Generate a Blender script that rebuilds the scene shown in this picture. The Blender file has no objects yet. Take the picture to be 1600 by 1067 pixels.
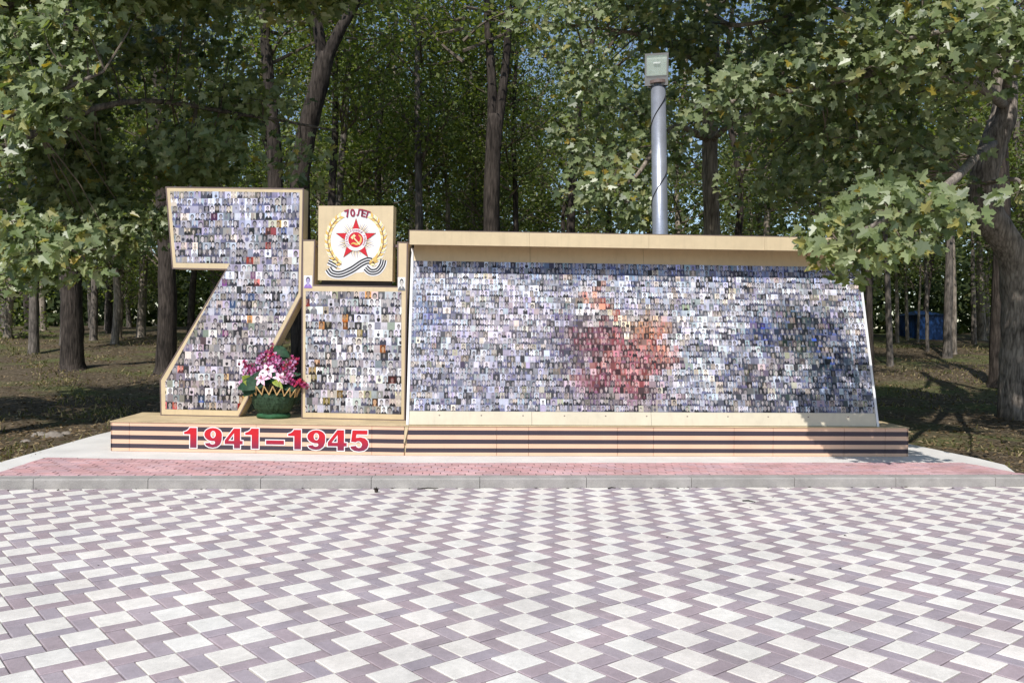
import bpy, math, random
import numpy as np
from mathutils import Vector, Matrix

random.seed(7)
RNG = np.random.default_rng(11)
SC = bpy.context.scene
COL = SC.collection

# ------------------------------------------------------------------ camera
CAM_F, CAM_YAW, CAM_PITCH, CAM_ROLL, CAM_H = 1246.2, -.0647, -.0096, .0102, 1.72   # focal length in units of a 1600 px wide frame
_cy, _sy = math.cos(CAM_YAW), math.sin(CAM_YAW)
C_FWD = np.array([_sy * math.cos(CAM_PITCH), _cy * math.cos(CAM_PITCH), math.sin(CAM_PITCH)])
_rt = np.array([_cy, -_sy, 0.0]); _up = np.cross(_rt, C_FWD)
C_R = _rt * math.cos(CAM_ROLL) + _up * math.sin(CAM_ROLL)
C_U = -_rt * math.sin(CAM_ROLL) + _up * math.cos(CAM_ROLL)
C_O = np.array([0, 0, CAM_H])
cam_d = bpy.data.cameras.new('camera')
cam_d.sensor_width = 36.0
cam_d.lens = 36.0 * CAM_F / 1600
cam_d.clip_end = 1500
cam = bpy.data.objects.new('camera', cam_d)
COL.objects.link(cam)
cam.matrix_world = Matrix(((C_R[0], C_U[0], -C_FWD[0], 0), (C_R[1], C_U[1], -C_FWD[1], 0),
                           (C_R[2], C_U[2], -C_FWD[2], CAM_H), (0, 0, 0, 1)))
SC.camera = cam

# ------------------------------------------------------------------ world, sun, exposure
SUN_TO = Vector((-.205, -.64, .741)).normalized()
sun_el = math.asin(SUN_TO.z)
sun_az = math.atan2(SUN_TO.x, SUN_TO.y)
world = bpy.data.worlds.new('World'); SC.world = world
world.use_nodes = True
wn = world.node_tree.nodes; wl = world.node_tree.links
wn.clear()
sky = wn.new('ShaderNodeTexSky'); sky.sky_type = 'NISHITA'; sky.sun_disc = False
sky.sun_elevation = sun_el; sky.sun_rotation = sun_az
sky.dust_density = 0.5; sky.air_density = 1.0
bg = wn.new('ShaderNodeBackground'); bg.inputs['Strength'].default_value = 0.12
wo = wn.new('ShaderNodeOutputWorld')
wl.new(sky.outputs[0], bg.inputs['Color']); wl.new(bg.outputs[0], wo.inputs['Surface'])
sun_d = bpy.data.lights.new('sun', 'SUN'); sun_d.energy = 4.0; sun_d.angle = math.radians(.53)
sun_d.color = (1.0, .955, .895)
sun_o = bpy.data.objects.new('sun', sun_d); COL.objects.link(sun_o)
sun_o.rotation_euler = (-SUN_TO).to_track_quat('-Z', 'Y').to_euler()
SC.view_settings.view_transform = 'Standard'; SC.view_settings.look = 'None'
SC.view_settings.gamma = 1.0; SC.view_settings.use_curve_mapping = False
SC.view_settings.exposure = 0.15
SC.render.engine = 'CYCLES'
SC.cycles.max_bounces = 6; SC.cycles.diffuse_bounces = 4; SC.cycles.glossy_bounces = 2
SC.cycles.transmission_bounces = 3; SC.cycles.transparent_max_bounces = 4
SC.cycles.use_denoising = True
SC.cycles.caustics_reflective = False; SC.cycles.caustics_refractive = False

# ------------------------------------------------------------------ helpers
ORG = {}

def ray(px, py):
    return C_FWD + C_R * ((px - 800) / CAM_F) - C_U * ((py - 533.5) / CAM_F)

def at(px, py, Y):                       # the point seen at a photo pixel, at depth Y
    d = ray(px, py)
    return C_O + d * (Y / d[1])

def at_z(px, py, z):
    d = ray(px, py)
    return C_O + d * ((z - CAM_H) / d[2])

def on_plane(px, py, P, n):
    d = ray(px, py)
    return C_O + d * (((np.asarray(P) - C_O) @ n) / (d @ n))

def lin(r, g, b):                        # sRGB 0..255 -> linear
    return tuple(((c / 255) / 12.92 if c / 255 <= .04045 else ((c / 255 + .055) / 1.055) ** 2.4) for c in (r, g, b))

def tag(o, label=None, cat=None, group=None, kind=None):
    if label: o['label'] = label
    if cat: o['category'] = cat
    if group: o['group'] = group
    if kind: o['kind'] = kind
    return o

def thing(name, label, cat, loc, group=None):
    o = bpy.data.objects.new(name, None)
    COL.objects.link(o)
    o.location = loc; o.empty_display_size = .2
    ORG[o] = np.array(loc, float)
    return tag(o, label, cat, group)

def mesh_of(name, verts, faces, mat=None, smooth=False, attr=None):
    me = bpy.data.meshes.new(name)
    v = np.asarray(verts, float)
    me.from_pydata(v.tolist(), [], faces if isinstance(faces, list) else faces.tolist())
    if mat is not None:
        for m in (mat if isinstance(mat, (list, tuple)) else [mat]): me.materials.append(m)
    if smooth: me.polygons.foreach_set('use_smooth', [True] * len(me.polygons))
    if attr:
        for an, vals in attr.items():
            a = me.attributes.new(an, 'FLOAT', 'FACE')
            a.data.foreach_set('value', np.asarray(vals, np.float32))
    return me

def link(name, me, parent=None, loc=None):
    o = bpy.data.objects.new(name, me)
    COL.objects.link(o)
    if parent is not None:
        o.parent = parent
    if loc is not None: o.location = loc
    return o

def obj(name, verts, faces, mat, parent=None, smooth=False, attr=None, mats_idx=None):
    """one mesh object; verts in world coordinates, stored relative to the parent's base"""
    org = ORG[parent] if parent is not None else np.zeros(3)
    me = mesh_of(name, np.asarray(verts, float) - org, faces, mat, smooth, attr)
    if mats_idx is not None: me.polygons.foreach_set('material_index', mats_idx)
    o = link(name, me, parent)
    ORG[o] = org
    return o

class MB:                                 # collects verts and faces
    def __init__(s): s.v = []; s.f = []; s.n = 0; s.mi = []
    def add(s, v, f, mi=0):
        k = s.n
        s.v.extend([tuple(p) for p in v]); s.n += len(v)
        s.f.extend([tuple(i + k for i in q) for q in f]); s.mi.extend([mi] * len(f))
    def box(s, o, a, b, c, mi=0):         # origin corner and three edge vectors
        o, a, b, c = (np.asarray(t, float) for t in (o, a, b, c))
        v = [o, o + a, o + a + b, o + b, o + c, o + a + c, o + a + b + c, o + b + c]
        s.add(v, [(0, 3, 2, 1), (4, 5, 6, 7), (0, 1, 5, 4), (1, 2, 6, 5), (2, 3, 7, 6), (3, 0, 4, 7)], mi)
    def prism(s, poly, e, mi=0, cap2=True):  # polygon (world points) extruded by e
        p = [np.asarray(q, float) for q in poly]; n = len(p); e = np.asarray(e, float)
        v = p + [q + e for q in p]
        f = [tuple(range(n))]
        if cap2: f.append(tuple(range(2 * n - 1, n - 1, -1)))
        f += [(i, i + n, (i + 1) % n + n, (i + 1) % n) for i in range(n)]
        s.add(v, f, mi)
    def tube(s, pts, rad, sides=8, cap=True, jit=0, mi=0):
        pts = [np.asarray(p, float) for p in pts]; m = len(pts)
        v = []; ref = np.array([1., 0, 0])
        for i, p in enumerate(pts):
            t = pts[min(i + 1, m - 1)] - pts[max(i - 1, 0)]
            L = np.linalg.norm(t); t = t / L if L > 1e-9 else np.array([0, 0, 1.])
            a = ref - t * (ref @ t)
            if np.linalg.norm(a) < .1: a = np.array([0, 1., 0]) - t * t[1]
            a /= np.linalg.norm(a); b = np.cross(t, a); ref = a
            for k in range(sides):
                r = rad[i] * (1 + (random.uniform(-jit, jit) if jit else 0))
                th = 2 * math.pi * k / sides
                v.append(p + a * (r * math.cos(th)) + b * (r * math.sin(th)))
        f = []
        for i in range(m - 1):
            for k in range(sides):
                k2 = (k + 1) % sides
                f.append((i * sides + k, i * sides + k2, (i + 1) * sides + k2, (i + 1) * sides + k))
        if cap:
            f.append(tuple(range(sides - 1, -1, -1))); f.append(tuple((m - 1) * sides + k for k in range(sides)))
        s.add(v, f, mi)
    def build(s, name, mat, parent=None, smooth=False):
        return obj(name, s.v, s.f, mat, parent, smooth, mats_idx=s.mi if any(s.mi) else None)
    def mesh(s, name, mat, smooth=False):
        return mesh_of(name, s.v, s.f, mat, smooth)

def clip_poly(poly, a, b, c):             # keep a*x + b*y <= c, 2D
    out = []
    for i in range(len(poly)):
        p, q = poly[i], poly[(i + 1) % len(poly)]
        dp, dq = a * p[0] + b * p[1] - c, a * q[0] + b * q[1] - c
        if dp <= 0: out.append(p)
        if (dp < 0 < dq) or (dq < 0 < dp):
            t = dp / (dp - dq)
            out.append((p[0] + (q[0] - p[0]) * t, p[1] + (q[1] - p[1]) * t))
    return out

def area2(poly):
    return .5 * sum(poly[i][0] * poly[(i + 1) % len(poly)][1] - poly[(i + 1) % len(poly)][0] * poly[i][1] for i in range(len(poly)))

# ------------------------------------------------------------------ materials
def nodes_of(name):
    m = bpy.data.materials.new(name); m.use_nodes = True
    nt = m.node_tree
    return m, nt, nt.nodes, nt.links, nt.nodes['Principled BSDF']

def mat_basic(name, rgb, rough=.6, spec=.4, vary=.12, scale=6, bump=0, bscale=60, objvar=0.0, metallic=0, dark=None, fine=0, streak=0):
    """base colour with two octaves of value noise, per-object variation and fine bump"""
    m, nt, N, L, P = nodes_of(name)
    P.inputs['Roughness'].default_value = rough; P.inputs['Specular IOR Level'].default_value = spec
    P.inputs['Metallic'].default_value = metallic
    tc = N.new('ShaderNodeTexCoord')
    no = N.new('ShaderNodeTexNoise'); no.inputs['Scale'].default_value = scale; no.inputs['Detail'].default_value = 6
    no.inputs['Roughness'].default_value = .65
    L.new(tc.outputs['Object'], no.inputs['Vector'])
    rp = N.new('ShaderNodeValToRGB')
    c0 = np.array(rgb); lo = c0 * (1 - vary) if dark is None else np.array(dark); hi = np.minimum(c0 * (1 + vary), .92)
    rp.color_ramp.elements[0].position = .3; rp.color_ramp.elements[0].color = (*lo, 1)
    rp.color_ramp.elements[1].position = .68; rp.color_ramp.elements[1].color = (*hi, 1)
    L.new(no.outputs['Fac'], rp.inputs['Fac'])
    out = rp.outputs['Color']
    if fine:
        n2 = N.new('ShaderNodeTexNoise'); n2.inputs['Scale'].default_value = bscale * 2; n2.inputs['Detail'].default_value = 2
        L.new(tc.outputs['Object'], n2.inputs['Vector'])
        mr = N.new('ShaderNodeMapRange'); mr.inputs['From Min'].default_value = .3; mr.inputs['From Max'].default_value = .7
        mr.inputs['To Min'].default_value = 1 - fine; mr.inputs['To Max'].default_value = 1 + fine
        L.new(n2.outputs['Fac'], mr.inputs['Value'])
        mx = N.new('ShaderNodeMix'); mx.data_type = 'RGBA'; mx.blend_type = 'MULTIPLY'; mx.inputs[0].default_value = 1
        L.new(out, mx.inputs[6]); L.new(mr.outputs[0], mx.inputs[7]); out = mx.outputs[2]
    if streak:
        ms = N.new('ShaderNodeMapping'); ms.inputs['Scale'].default_value = (9, 9, .5); L.new(tc.outputs['Object'], ms.inputs['Vector'])
        n5 = N.new('ShaderNodeTexNoise'); n5.inputs['Scale'].default_value = 1.6; n5.inputs['Detail'].default_value = 5; n5.inputs['Roughness'].default_value = .7; L.new(ms.outputs[0], n5.inputs['Vector'])
        m5 = N.new('ShaderNodeMapRange'); m5.inputs['From Min'].default_value = .52; m5.inputs['From Max'].default_value = .78; m5.inputs['To Min'].default_value = 1; m5.inputs['To Max'].default_value = 1 - streak; L.new(n5.outputs['Fac'], m5.inputs['Value'])
        x5 = N.new('ShaderNodeMix'); x5.data_type = 'RGBA'; x5.blend_type = 'MULTIPLY'; x5.inputs[0].default_value = 1
        L.new(out, x5.inputs[6]); L.new(m5.outputs[0], x5.inputs[7]); out = x5.outputs[2]
    if objvar:
        oi = N.new('ShaderNodeObjectInfo')
        hs = N.new('ShaderNodeHueSaturation')
        mv = N.new('ShaderNodeMapRange'); mv.inputs['To Min'].default_value = 1 - objvar; mv.inputs['To Max'].default_value = 1 + objvar
        L.new(oi.outputs['Random'], mv.inputs['Value']); L.new(mv.outputs[0], hs.inputs['Value'])
        mh = N.new('ShaderNodeMath'); mh.operation = 'MULTIPLY_ADD'; mh.inputs[1].default_value = .05 * min(1, objvar * 6); mh.inputs[2].default_value = .5 - .025 * min(1, objvar * 6)
        fr = N.new('ShaderNodeMath'); fr.operation = 'FRACT'
        m7 = N.new('ShaderNodeMath'); m7.operation = 'MULTIPLY'; m7.inputs[1].default_value = 7.31
        L.new(oi.outputs['Random'], m7.inputs[0]); L.new(m7.outputs[0], fr.inputs[0]); L.new(fr.outputs[0], mh.inputs[0])
        L.new(mh.outputs[0], hs.inputs['Hue'])
        L.new(out, hs.inputs['Color']); out = hs.outputs['Color']
    L.new(out, P.inputs['Base Color'])
    if bump:
        bn = N.new('ShaderNodeTexNoise'); bn.inputs['Scale'].default_value = bscale; bn.inputs['Detail'].default_value = 4
        L.new(tc.outputs['Object'], bn.inputs['Vector'])
        bu = N.new('ShaderNodeBump'); bu.inputs['Strength'].default_value = bump; bu.inputs['Distance'].default_value = .01
        L.new(bn.outputs['Fac'], bu.inputs['Height']); L.new(bu.outputs['Normal'], P.inputs['Normal'])
    return m

def mat_paver(name, rgb, vary, faceattr=False, stain=0.0):
    """concrete paver: value per stone, world-scale blotches, sandy grain"""
    m, nt, N, L, P = nodes_of(name)
    P.inputs['Roughness'].default_value = .78; P.inputs['Specular IOR Level'].default_value = .3
    geo = N.new('ShaderNodeNewGeometry')
    if faceattr:
        rn = N.new('ShaderNodeAttribute'); rn.attribute_name = 'stone_rand'; r = rn.outputs['Fac']
    else:
        rn = N.new('ShaderNodeObjectInfo'); r = rn.outputs['Random']
    rp = N.new('ShaderNodeValToRGB')
    c = np.array(rgb)
    es = rp.color_ramp.elements
    es[0].position = 0; es[0].color = (*(c * (1 - vary)), 1)
    es[1].position = 1; es[1].color = (*np.minimum(c * (1 + vary), .9), 1)
    e = es.new(.35); e.color = (*(c * np.array([1 + vary * .5, 1 - vary * .15, 1 - vary * .1])), 1)
    e = es.new(.7); e.color = (*(c * np.array([1 - vary * .45, 1, 1 + vary * .5])), 1)
    L.new(r, rp.inputs['Fac'])
    col = rp.outputs['Color']
    for sc, lo, hi in ((.55, .90, 1.05), (1.7, 1 - .10 - stain, 1.05), (9, .90, 1.05), (38, .93, 1.04), (170, .86, 1.1)):
        n = N.new('ShaderNodeTexNoise'); n.inputs['Scale'].default_value = sc; n.inputs['Detail'].default_value = 5
        n.inputs['Roughness'].default_value = .6
        L.new(geo.outputs['Position'], n.inputs['Vector'])
        mr = N.new('ShaderNodeMapRange'); mr.inputs['From Min'].default_value = .33; mr.inputs['From Max'].default_value = .67
        mr.inputs['To Min'].default_value = lo; mr.inputs['To Max'].default_value = hi
        L.new(n.outputs['Fac'], mr.inputs['Value'])
        mx = N.new('ShaderNodeMix'); mx.data_type = 'RGBA'; mx.blend_type = 'MULTIPLY'; mx.inputs[0].default_value = 1
        L.new(col, mx.inputs[6]); L.new(mr.outputs[0], mx.inputs[7]); col = mx.outputs[2]
    L.new(col, P.inputs['Base Color'])
    bn = N.new('ShaderNodeTexNoise'); bn.inputs['Scale'].default_value = 220; bn.inputs['Detail'].default_value = 3
    L.new(geo.outputs['Position'], bn.inputs['Vector'])
    bu = N.new('ShaderNodeBump'); bu.inputs['Strength'].default_value = .25; bu.inputs['Distance'].default_value = .004
    L.new(bn.outputs['Fac'], bu.inputs['Height']); L.new(bu.outputs['Normal'], P.inputs['Normal'])
    return m

def mat_leaf(name, cols, rough=.45, spec=.5, transl=.3, objvar=.12):
    """leaf colour picked per leaf from a ramp, thin enough to let light through"""
    m, nt, N, L, P = nodes_of(name)
    P.inputs['Roughness'].default_value = rough; P.inputs['Specular IOR Level'].default_value = spec
    a = N.new('ShaderNodeAttribute'); a.attribute_name = 'leaf_rand'
    oi = N.new('ShaderNodeObjectInfo')
    rp = N.new('ShaderNodeValToRGB'); es = rp.color_ramp.elements
    es[0].position = cols[0][0]; es[0].color = (*cols[0][1], 1)
    es[1].position = cols[-1][0]; es[1].color = (*cols[-1][1], 1)
    for p, c in cols[1:-1]:
        e = es.new(p); e.color = (*c, 1)
    ad = N.new('ShaderNodeMath'); ad.operation = 'ADD'
    L.new(a.outputs['Fac'], ad.inputs[0])
    L.new(ad.outputs[0], rp.inputs['Fac'])
    # single leaves (own objects) take their value from the object instead of the face
    mm = N.new('ShaderNodeMath'); mm.operation = 'MULTIPLY'; mm.inputs[1].default_value = 0.0
    L.new(oi.outputs['Random'], mm.inputs[0]); L.new(mm.outputs[0], ad.inputs[1])
    hs = N.new('ShaderNodeHueSaturation')
    mv = N.new('ShaderNodeMapRange'); mv.inputs['To Min'].default_value = 1 - objvar; mv.inputs['To Max'].default_value = 1 + objvar
    L.new(oi.outputs['Random'], mv.inputs['Value']); L.new(mv.outputs[0], hs.inputs['Value'])
    L.new(rp.outputs['Color'], hs.inputs['Color'])
    L.new(hs.outputs['Color'], P.inputs['Base Color'])
    tr = N.new('ShaderNodeBsdfTranslucent')
    g = N.new('ShaderNodeMix'); g.data_type = 'RGBA'; g.blend_type = 'MULTIPLY'; g.inputs[0].default_value = 1
    L.new(hs.outputs['Color'], g.inputs[6]); g.inputs[7].default_value = (1.7, 1.75, .6, 1)
    L.new(g.outputs[2], tr.inputs['Color'])
    mx = N.new('ShaderNodeMixShader'); mx.inputs[0].default_value = transl
    L.new(P.outputs[0], mx.inputs[1]); L.new(tr.outputs[0], mx.inputs[2])
    L.new(mx.outputs[0], N['Material Output'].inputs['Surface'])
    return m

def mat_bark(name, lo, hi, vscale=(14, 14, 2.2), bump=.9):
    m, nt, N, L, P = nodes_of(name)
    P.inputs['Roughness'].default_value = .9; P.inputs['Specular IOR Level'].default_value = .15
    tc = N.new('ShaderNodeTexCoord'); mp = N.new('ShaderNodeMapping'); mp.inputs['Scale'].default_value = vscale
    L.new(tc.outputs['Object'], mp.inputs['Vector'])
    n = N.new('ShaderNodeTexNoise'); n.inputs['Scale'].default_value = 1.0; n.inputs['Detail'].default_value = 8; n.inputs['Roughness'].default_value = .7
    L.new(mp.outputs[0], n.inputs['Vector'])
    v = N.new('ShaderNodeTexVoronoi'); v.inputs['Scale'].default_value = 1.1; v.feature = 'DISTANCE_TO_EDGE'
    L.new(mp.outputs[0], v.inputs['Vector'])
    n3 = N.new('ShaderNodeTexNoise'); n3.inputs['Scale'].default_value = 1.6; n3.inputs['Detail'].default_value = 3
    L.new(tc.outputs['Object'], n3.inputs['Vector'])
    a = N.new('ShaderNodeMath'); a.operation = 'MULTIPLY_ADD'; a.inputs[1].default_value = .55
    L.new(v.outputs['Distance'], a.inputs[0]); L.new(n.outputs['Fac'], a.inputs[2])
    a2 = N.new('ShaderNodeMath'); a2.operation = 'MULTIPLY_ADD'; a2.inputs[1].default_value = .5
    L.new(n3.outputs['Fac'], a2.inputs[0]); L.new(a.outputs[0], a2.inputs[2])
    rp = N.new('ShaderNodeValToRGB')
    rp.color_ramp.elements[0].position = .62; rp.color_ramp.elements[0].color = (*lo, 1)
    rp.color_ramp.elements[1].position = 1.08; rp.color_ramp.elements[1].color = (*hi, 1)
    L.new(a2.outputs[0], rp.inputs['Fac']); L.new(rp.outputs['Color'], P.inputs['Base Color'])
    bu = N.new('ShaderNodeBump'); bu.inputs['Strength'].default_value = bump; bu.inputs['Distance'].default_value = .03
    L.new(a.outputs[0], bu.inputs['Height']); L.new(bu.outputs['Normal'], P.inputs['Normal'])
    return m

TAN = lin(206, 187, 152)
M = {}
M['tan'] = mat_basic('tan_cladding', TAN, .42, .45, .06, 1.3, .12, 5, streak=.13, fine=.03)
M['cream'] = mat_basic('cream_cladding', lin(206, 197, 174), .4, .45, .06, 1.5, .12, 5, streak=.10, fine=.03)
M['lip'] = mat_basic('brown_edge_strip', lin(112, 96, 92), .45, .5, .1, 4)
M['dark_box'] = mat_basic('dark_rear_sheet', lin(52, 50, 50), .7, .3, .2, 4)
M['white_trim'] = mat_basic('white_trim', (.78, .78, .78), .4, .5, .05, 4)
M['plinth_top'] = mat_basic('plinth_top_sheet', lin(196, 176, 140), .6, .3, .22, 2.2, .1, 40, fine=.1)
M['concrete'] = mat_basic('apron_concrete', (.68, .66, .625), .85, .25, .10, 1.6, .3, 90, fine=.12)
M['kerb'] = mat_basic('kerb_concrete', (.33, .312, .295), .85, .25, .22, 3, .35, 70, objvar=.05, fine=.15)
M['white_paver'] = mat_paver('white_paver', (.80, .765, .70), .035, stain=.02)
M['white_paver_mass'] = mat_paver('white_paver_mass', (.80, .765, .70), .035, True, stain=.02)
M['dark_paver'] = mat_paver('mauve_paver', (.415, .352, .372), .08, stain=.06)
M['dark_paver_mass'] = mat_paver('mauve_paver_mass', (.415, .352, .372), .08, True, stain=.06)
M['red_paver'] = mat_paver('red_paver', (.62, .39, .385), .15, stain=.1)
M['red_paver_mass'] = mat_paver('red_paver_mass', (.62, .39, .385), .15, True, stain=.1)
M['joint'] = mat_basic('joint_sand', (.33, .31, .29), .95, .1, .3, 9, fine=.2)
M['joint_dark'] = mat_basic('joint_dirt', (.10, .075, .07), .95, .1, .3, 9, fine=.2)
M['bark_dark'] = mat_bark('dark_bark', (.018, .015, .013), (.085, .07, .06))
M['bark_grey'] = mat_bark('grey_bark', (.05, .045, .04), (.22, .19, .165))
M['bark_maple'] = mat_bark('maple_bark', (.08, .068, .058), (.44, .38, .33), (16, 16, 3), .8)
M['bark_pale'] = mat_bark('pale_bark', (.09, .075, .06), (.40, .34, .28))
M['twig'] = mat_basic('twig_wood', (.14, .115, .09), .85, .2, .4, 3)
MAPLE = [(0, (.07, .105, .04)), (.3, (.165, .215, .085)), (.8, (.29, .335, .175)), (.95, (.31, .33, .16)), (.985, (.32, .27, .05)), (1, (.38, .28, .05))]
M['maple'] = mat_leaf('maple_leaves', MAPLE, .40, .7, .32)
M['wood_leaf'] = mat_leaf('wood_leaves', [(0, (.06, .085, .03)), (.5, (.15, .20, .058)), (.85, (.225, .265, .085)), (.95, (.25, .22, .09)), (1, (.28, .19, .10))], .5, .5, .4, .25)
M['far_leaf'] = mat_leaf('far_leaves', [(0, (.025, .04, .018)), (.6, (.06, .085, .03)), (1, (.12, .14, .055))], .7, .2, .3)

def mat_ground():
    m, nt, N, L, P = nodes_of('forest_floor')
    P.inputs['Roughness'].default_value = .95; P.inputs['Specular IOR Level'].default_value = .1
    geo = N.new('ShaderNodeNewGeometry')
    def noise(sc, det=6, ro=.65):
        n = N.new('ShaderNodeTexNoise'); n.inputs['Scale'].default_value = sc; n.inputs['Detail'].default_value = det; n.inputs['Roughness'].default_value = ro
        L.new(geo.outputs['Position'], n.inputs['Vector']); return n.outputs['Fac']
    r1 = N.new('ShaderNodeValToRGB'); es = r1.color_ramp.elements
    es[0].position = .3; es[0].color = (.035, .029, .022, 1); es[1].position = .7; es[1].color = (.24, .195, .14, 1)
    e = es.new(.5); e.color = (.11, .085, .055, 1)
    L.new(noise(9, 8, .75), r1.inputs['Fac'])
    r2 = N.new('ShaderNodeValToRGB'); es = r2.color_ramp.elements
    es[0].position = .3; es[0].color = (.04, .05, .02, 1); es[1].position = .7; es[1].color = (.19, .20, .08, 1)
    L.new(noise(14, 6), r2.inputs['Fac'])
    mk = N.new('ShaderNodeMapRange'); mk.inputs['From Min'].default_value = .50; mk.inputs['From Max'].default_value = .62
    L.new(noise(.35, 4), mk.inputs['Value'])
    mx = N.new('ShaderNodeMix'); mx.data_type = 'RGBA'
    L.new(mk.outputs[0], mx.inputs[0]); L.new(r1.outputs[0], mx.inputs[6]); L.new(r2.outputs[0], mx.inputs[7])
    L.new(mx.outputs[2], P.inputs['Base Color'])
    bu = N.new('ShaderNodeBump'); bu.inputs['Strength'].default_value = .8; bu.inputs['Distance'].default_value = .05
    L.new(noise(18, 8, .75), bu.inputs['Height']); L.new(bu.outputs['Normal'], P.inputs['Normal'])
    return m
M['ground'] = mat_ground()
# ================================================================== the setting
K0 = np.array([-6.015, 8.165]); DK = np.array([11.394, 1.495]); DK /= np.linalg.norm(DK); NK = np.array([-DK[1], DK[0]])
SLAB_Z, KERB_W = .106, .17

def kerb_t(x, y): return (x - K0[0]) * NK[0] + (y - K0[1]) * NK[1]
def kp(s, t, z=0): q = K0 + DK * s + NK * t; return np.array([q[0], q[1], z])

def ground_z(x, y):
    x = np.asarray(x, float); y = np.asarray(y, float)
    t = kerb_t(x, y)
    rise = np.where(y > 15, (y - 15) * .055, 0); rise = np.where(y > 47, 32 * .055 + (y - 47) * .012, rise)
    b = .018 * np.sin(x * 1.7 + y * .6) + .014 * np.sin(x * .8 - y * 2.1 + 1) + .012 * np.sin(x * 3.1 + y * 2.7)
    far = np.clip((y - 13) / 8, 0, 1)
    b = b * (1 + far) + far * (.06 * np.sin(x * .33 + 2) * np.sin(y * .41) + .05 * np.sin(x * .9 + y * .35))
    return np.where(t > .1, .045 + b + rise, -.09)

def base_at(px, py):                      # where a photo pixel meets the forest floor
    d = ray(px, py); t = 8.0
    for _ in range(4000):
        p = C_O + d * t
        if p[2] <= float(ground_z(p[0], p[1])): break
        t += .02
        if t > 75: break
    return C_O + d * t

xs = np.unique(np.concatenate([np.linspace(-400, -60, 12), np.linspace(-60, -14, 30), np.linspace(-14, 14, 141), np.linspace(14, 60, 30), np.linspace(60, 400, 12)]))
ys = np.unique(np.concatenate([np.linspace(-200, 0, 10), np.linspace(0, 7, 15), np.linspace(7, 30, 140), np.linspace(30, 75, 60), np.linspace(75, 500, 16)]))
GX, GY = np.meshgrid(xs, ys)
GZ = ground_z(GX, GY)
nx, ny = len(xs), len(ys)
gv = np.stack([GX.ravel(), GY.ravel(), GZ.ravel()], 1)
ii = (np.arange(ny - 1)[:, None] * nx + np.arange(nx - 1)[None]).ravel()
gf = np.stack([ii, ii + 1, ii + nx + 1, ii + nx], 1)
tag(obj('ground', gv, gf, M['ground'], smooth=True), 'shaded forest floor of dry grass and leaf litter among the trees', kind='structure')

# ---- plaza pavement: white squares and mauve bricks, one object per near stone
LK, LS, LD = 1.0802, -.0423, .2 * 2 ** .5
LX0, LY0 = .0857, 4.1854
Vv = np.array([0, LD]); Uv = np.array([LK * LD, (LS - .5) * LD])
E1 = (Uv + 1.5 * Vv) / 4; E2 = E1 - Vv / 2          # one unit along each paver axis (10 cm)
pave = thing('plaza_pavement', 'checked plaza paving of white squares and mauve bricks', None, (0, 0, 0)); pave['kind'] = 'structure'
KN = np.array([NK[0], NK[1]]); KC = float(K0 @ NK) - .004
bedp = [(-16, -5), (16, -5)]
bedp += [tuple(K0 + DK * s - NK * .001) for s in (22.2, -10.2)]
obj('joint_bed', [(x, y, -.014) for x, y in bedp], [(0, 1, 2, 3)], M['joint'], pave)

def paver_shape(poly, z0=-.05, z1=0.0, g=.0035, bev=.0045):
    """one stone: bevelled top, sides; poly is 2D counter-clockwise"""
    n = len(poly); c = np.mean(np.array(poly), 0)
    def ins(d):
        out = []
        for i in range(n):
            p0, p1, p2 = (np.array(poly[(i + k) % n]) for k in (-1, 0, 1))
            a = (p1 - p0) / (np.linalg.norm(p1 - p0) + 1e-9); b = (p2 - p1) / (np.linalg.norm(p2 - p1) + 1e-9)
            na, nb = np.array([-a[1], a[0]]), np.array([-b[1], b[0]])
            k = na + nb; k /= max(.5, 1 + na @ nb)
            out.append(p1 + k * d)
        return out
    o = ins(g); t = ins(g + bev)
    v = [(*p, z0) for p in o] + [(*p, z1 - bev * .7) for p in o] + [(*p, z1) for p in t]
    f = [tuple(range(2 * n, 3 * n))]
    for i in range(n):
        j = (i + 1) % n
        f.append((i, j, j + n, i + n)); f.append((i + n, j + n, j + 2 * n, i + 2 * n))
    return v, f

def ccw(p): return p if area2(p) > 0 else p[::-1]
shapes = {'white': [np.zeros(2), 2 * E1, 2 * E1 + 2 * E2, 2 * E2], 'strip': [2 * E2, 2 * E1 + 2 * E2, 2 * E1 + 3 * E2, 3 * E2],
          'block': [3 * E2, E1 + 3 * E2, E1 + 5 * E2, 5 * E2]}
SH = {}
for k, p in shapes.items():
    c = sum(p) / 4
    SH[k] = (c, ccw([tuple(q - c) for q in p]))
PM = {}
for k, (c, p) in SH.items():
    v, f = paver_shape(p)
    PM[k] = mesh_of('white_paver' if k == 'white' else 'mauve_paver', v, f, M['white_paver'] if k == 'white' else M['dark_paver'])
cells = {'white': [], 'strip': [], 'block': []}
for m in range(-46, 47):
    for n in range(-60, 90):
        o = np.array([LX0, LY0]) + Uv * m + Vv * n - 2 * E1      # E1 corner: touch point is the tile's upper tip
        for k in cells:
            c = o + SH[k][0]
            if -4 < c[1] < 11.5 and abs(c[0]) < 13.5: cells[k].append(c)
def in_view(c):
    d = np.array([c[0], c[1], 0]) - C_O; w = d @ C_FWD
    if w < .5: return False
    return abs(CAM_F * (d @ C_R) / w) < 830 and abs(CAM_F * (d @ C_U) / w) < 560
singles = {'white': 300, 'dark': 300}
allst = [(k, c) for k in cells for c in cells[k]]
allst.sort(key=lambda t: np.hypot(t[1][0], t[1][1]))
mass = {'white': MB(), 'dark': MB()}; mrand = {'white': [], 'dark': []}
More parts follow.
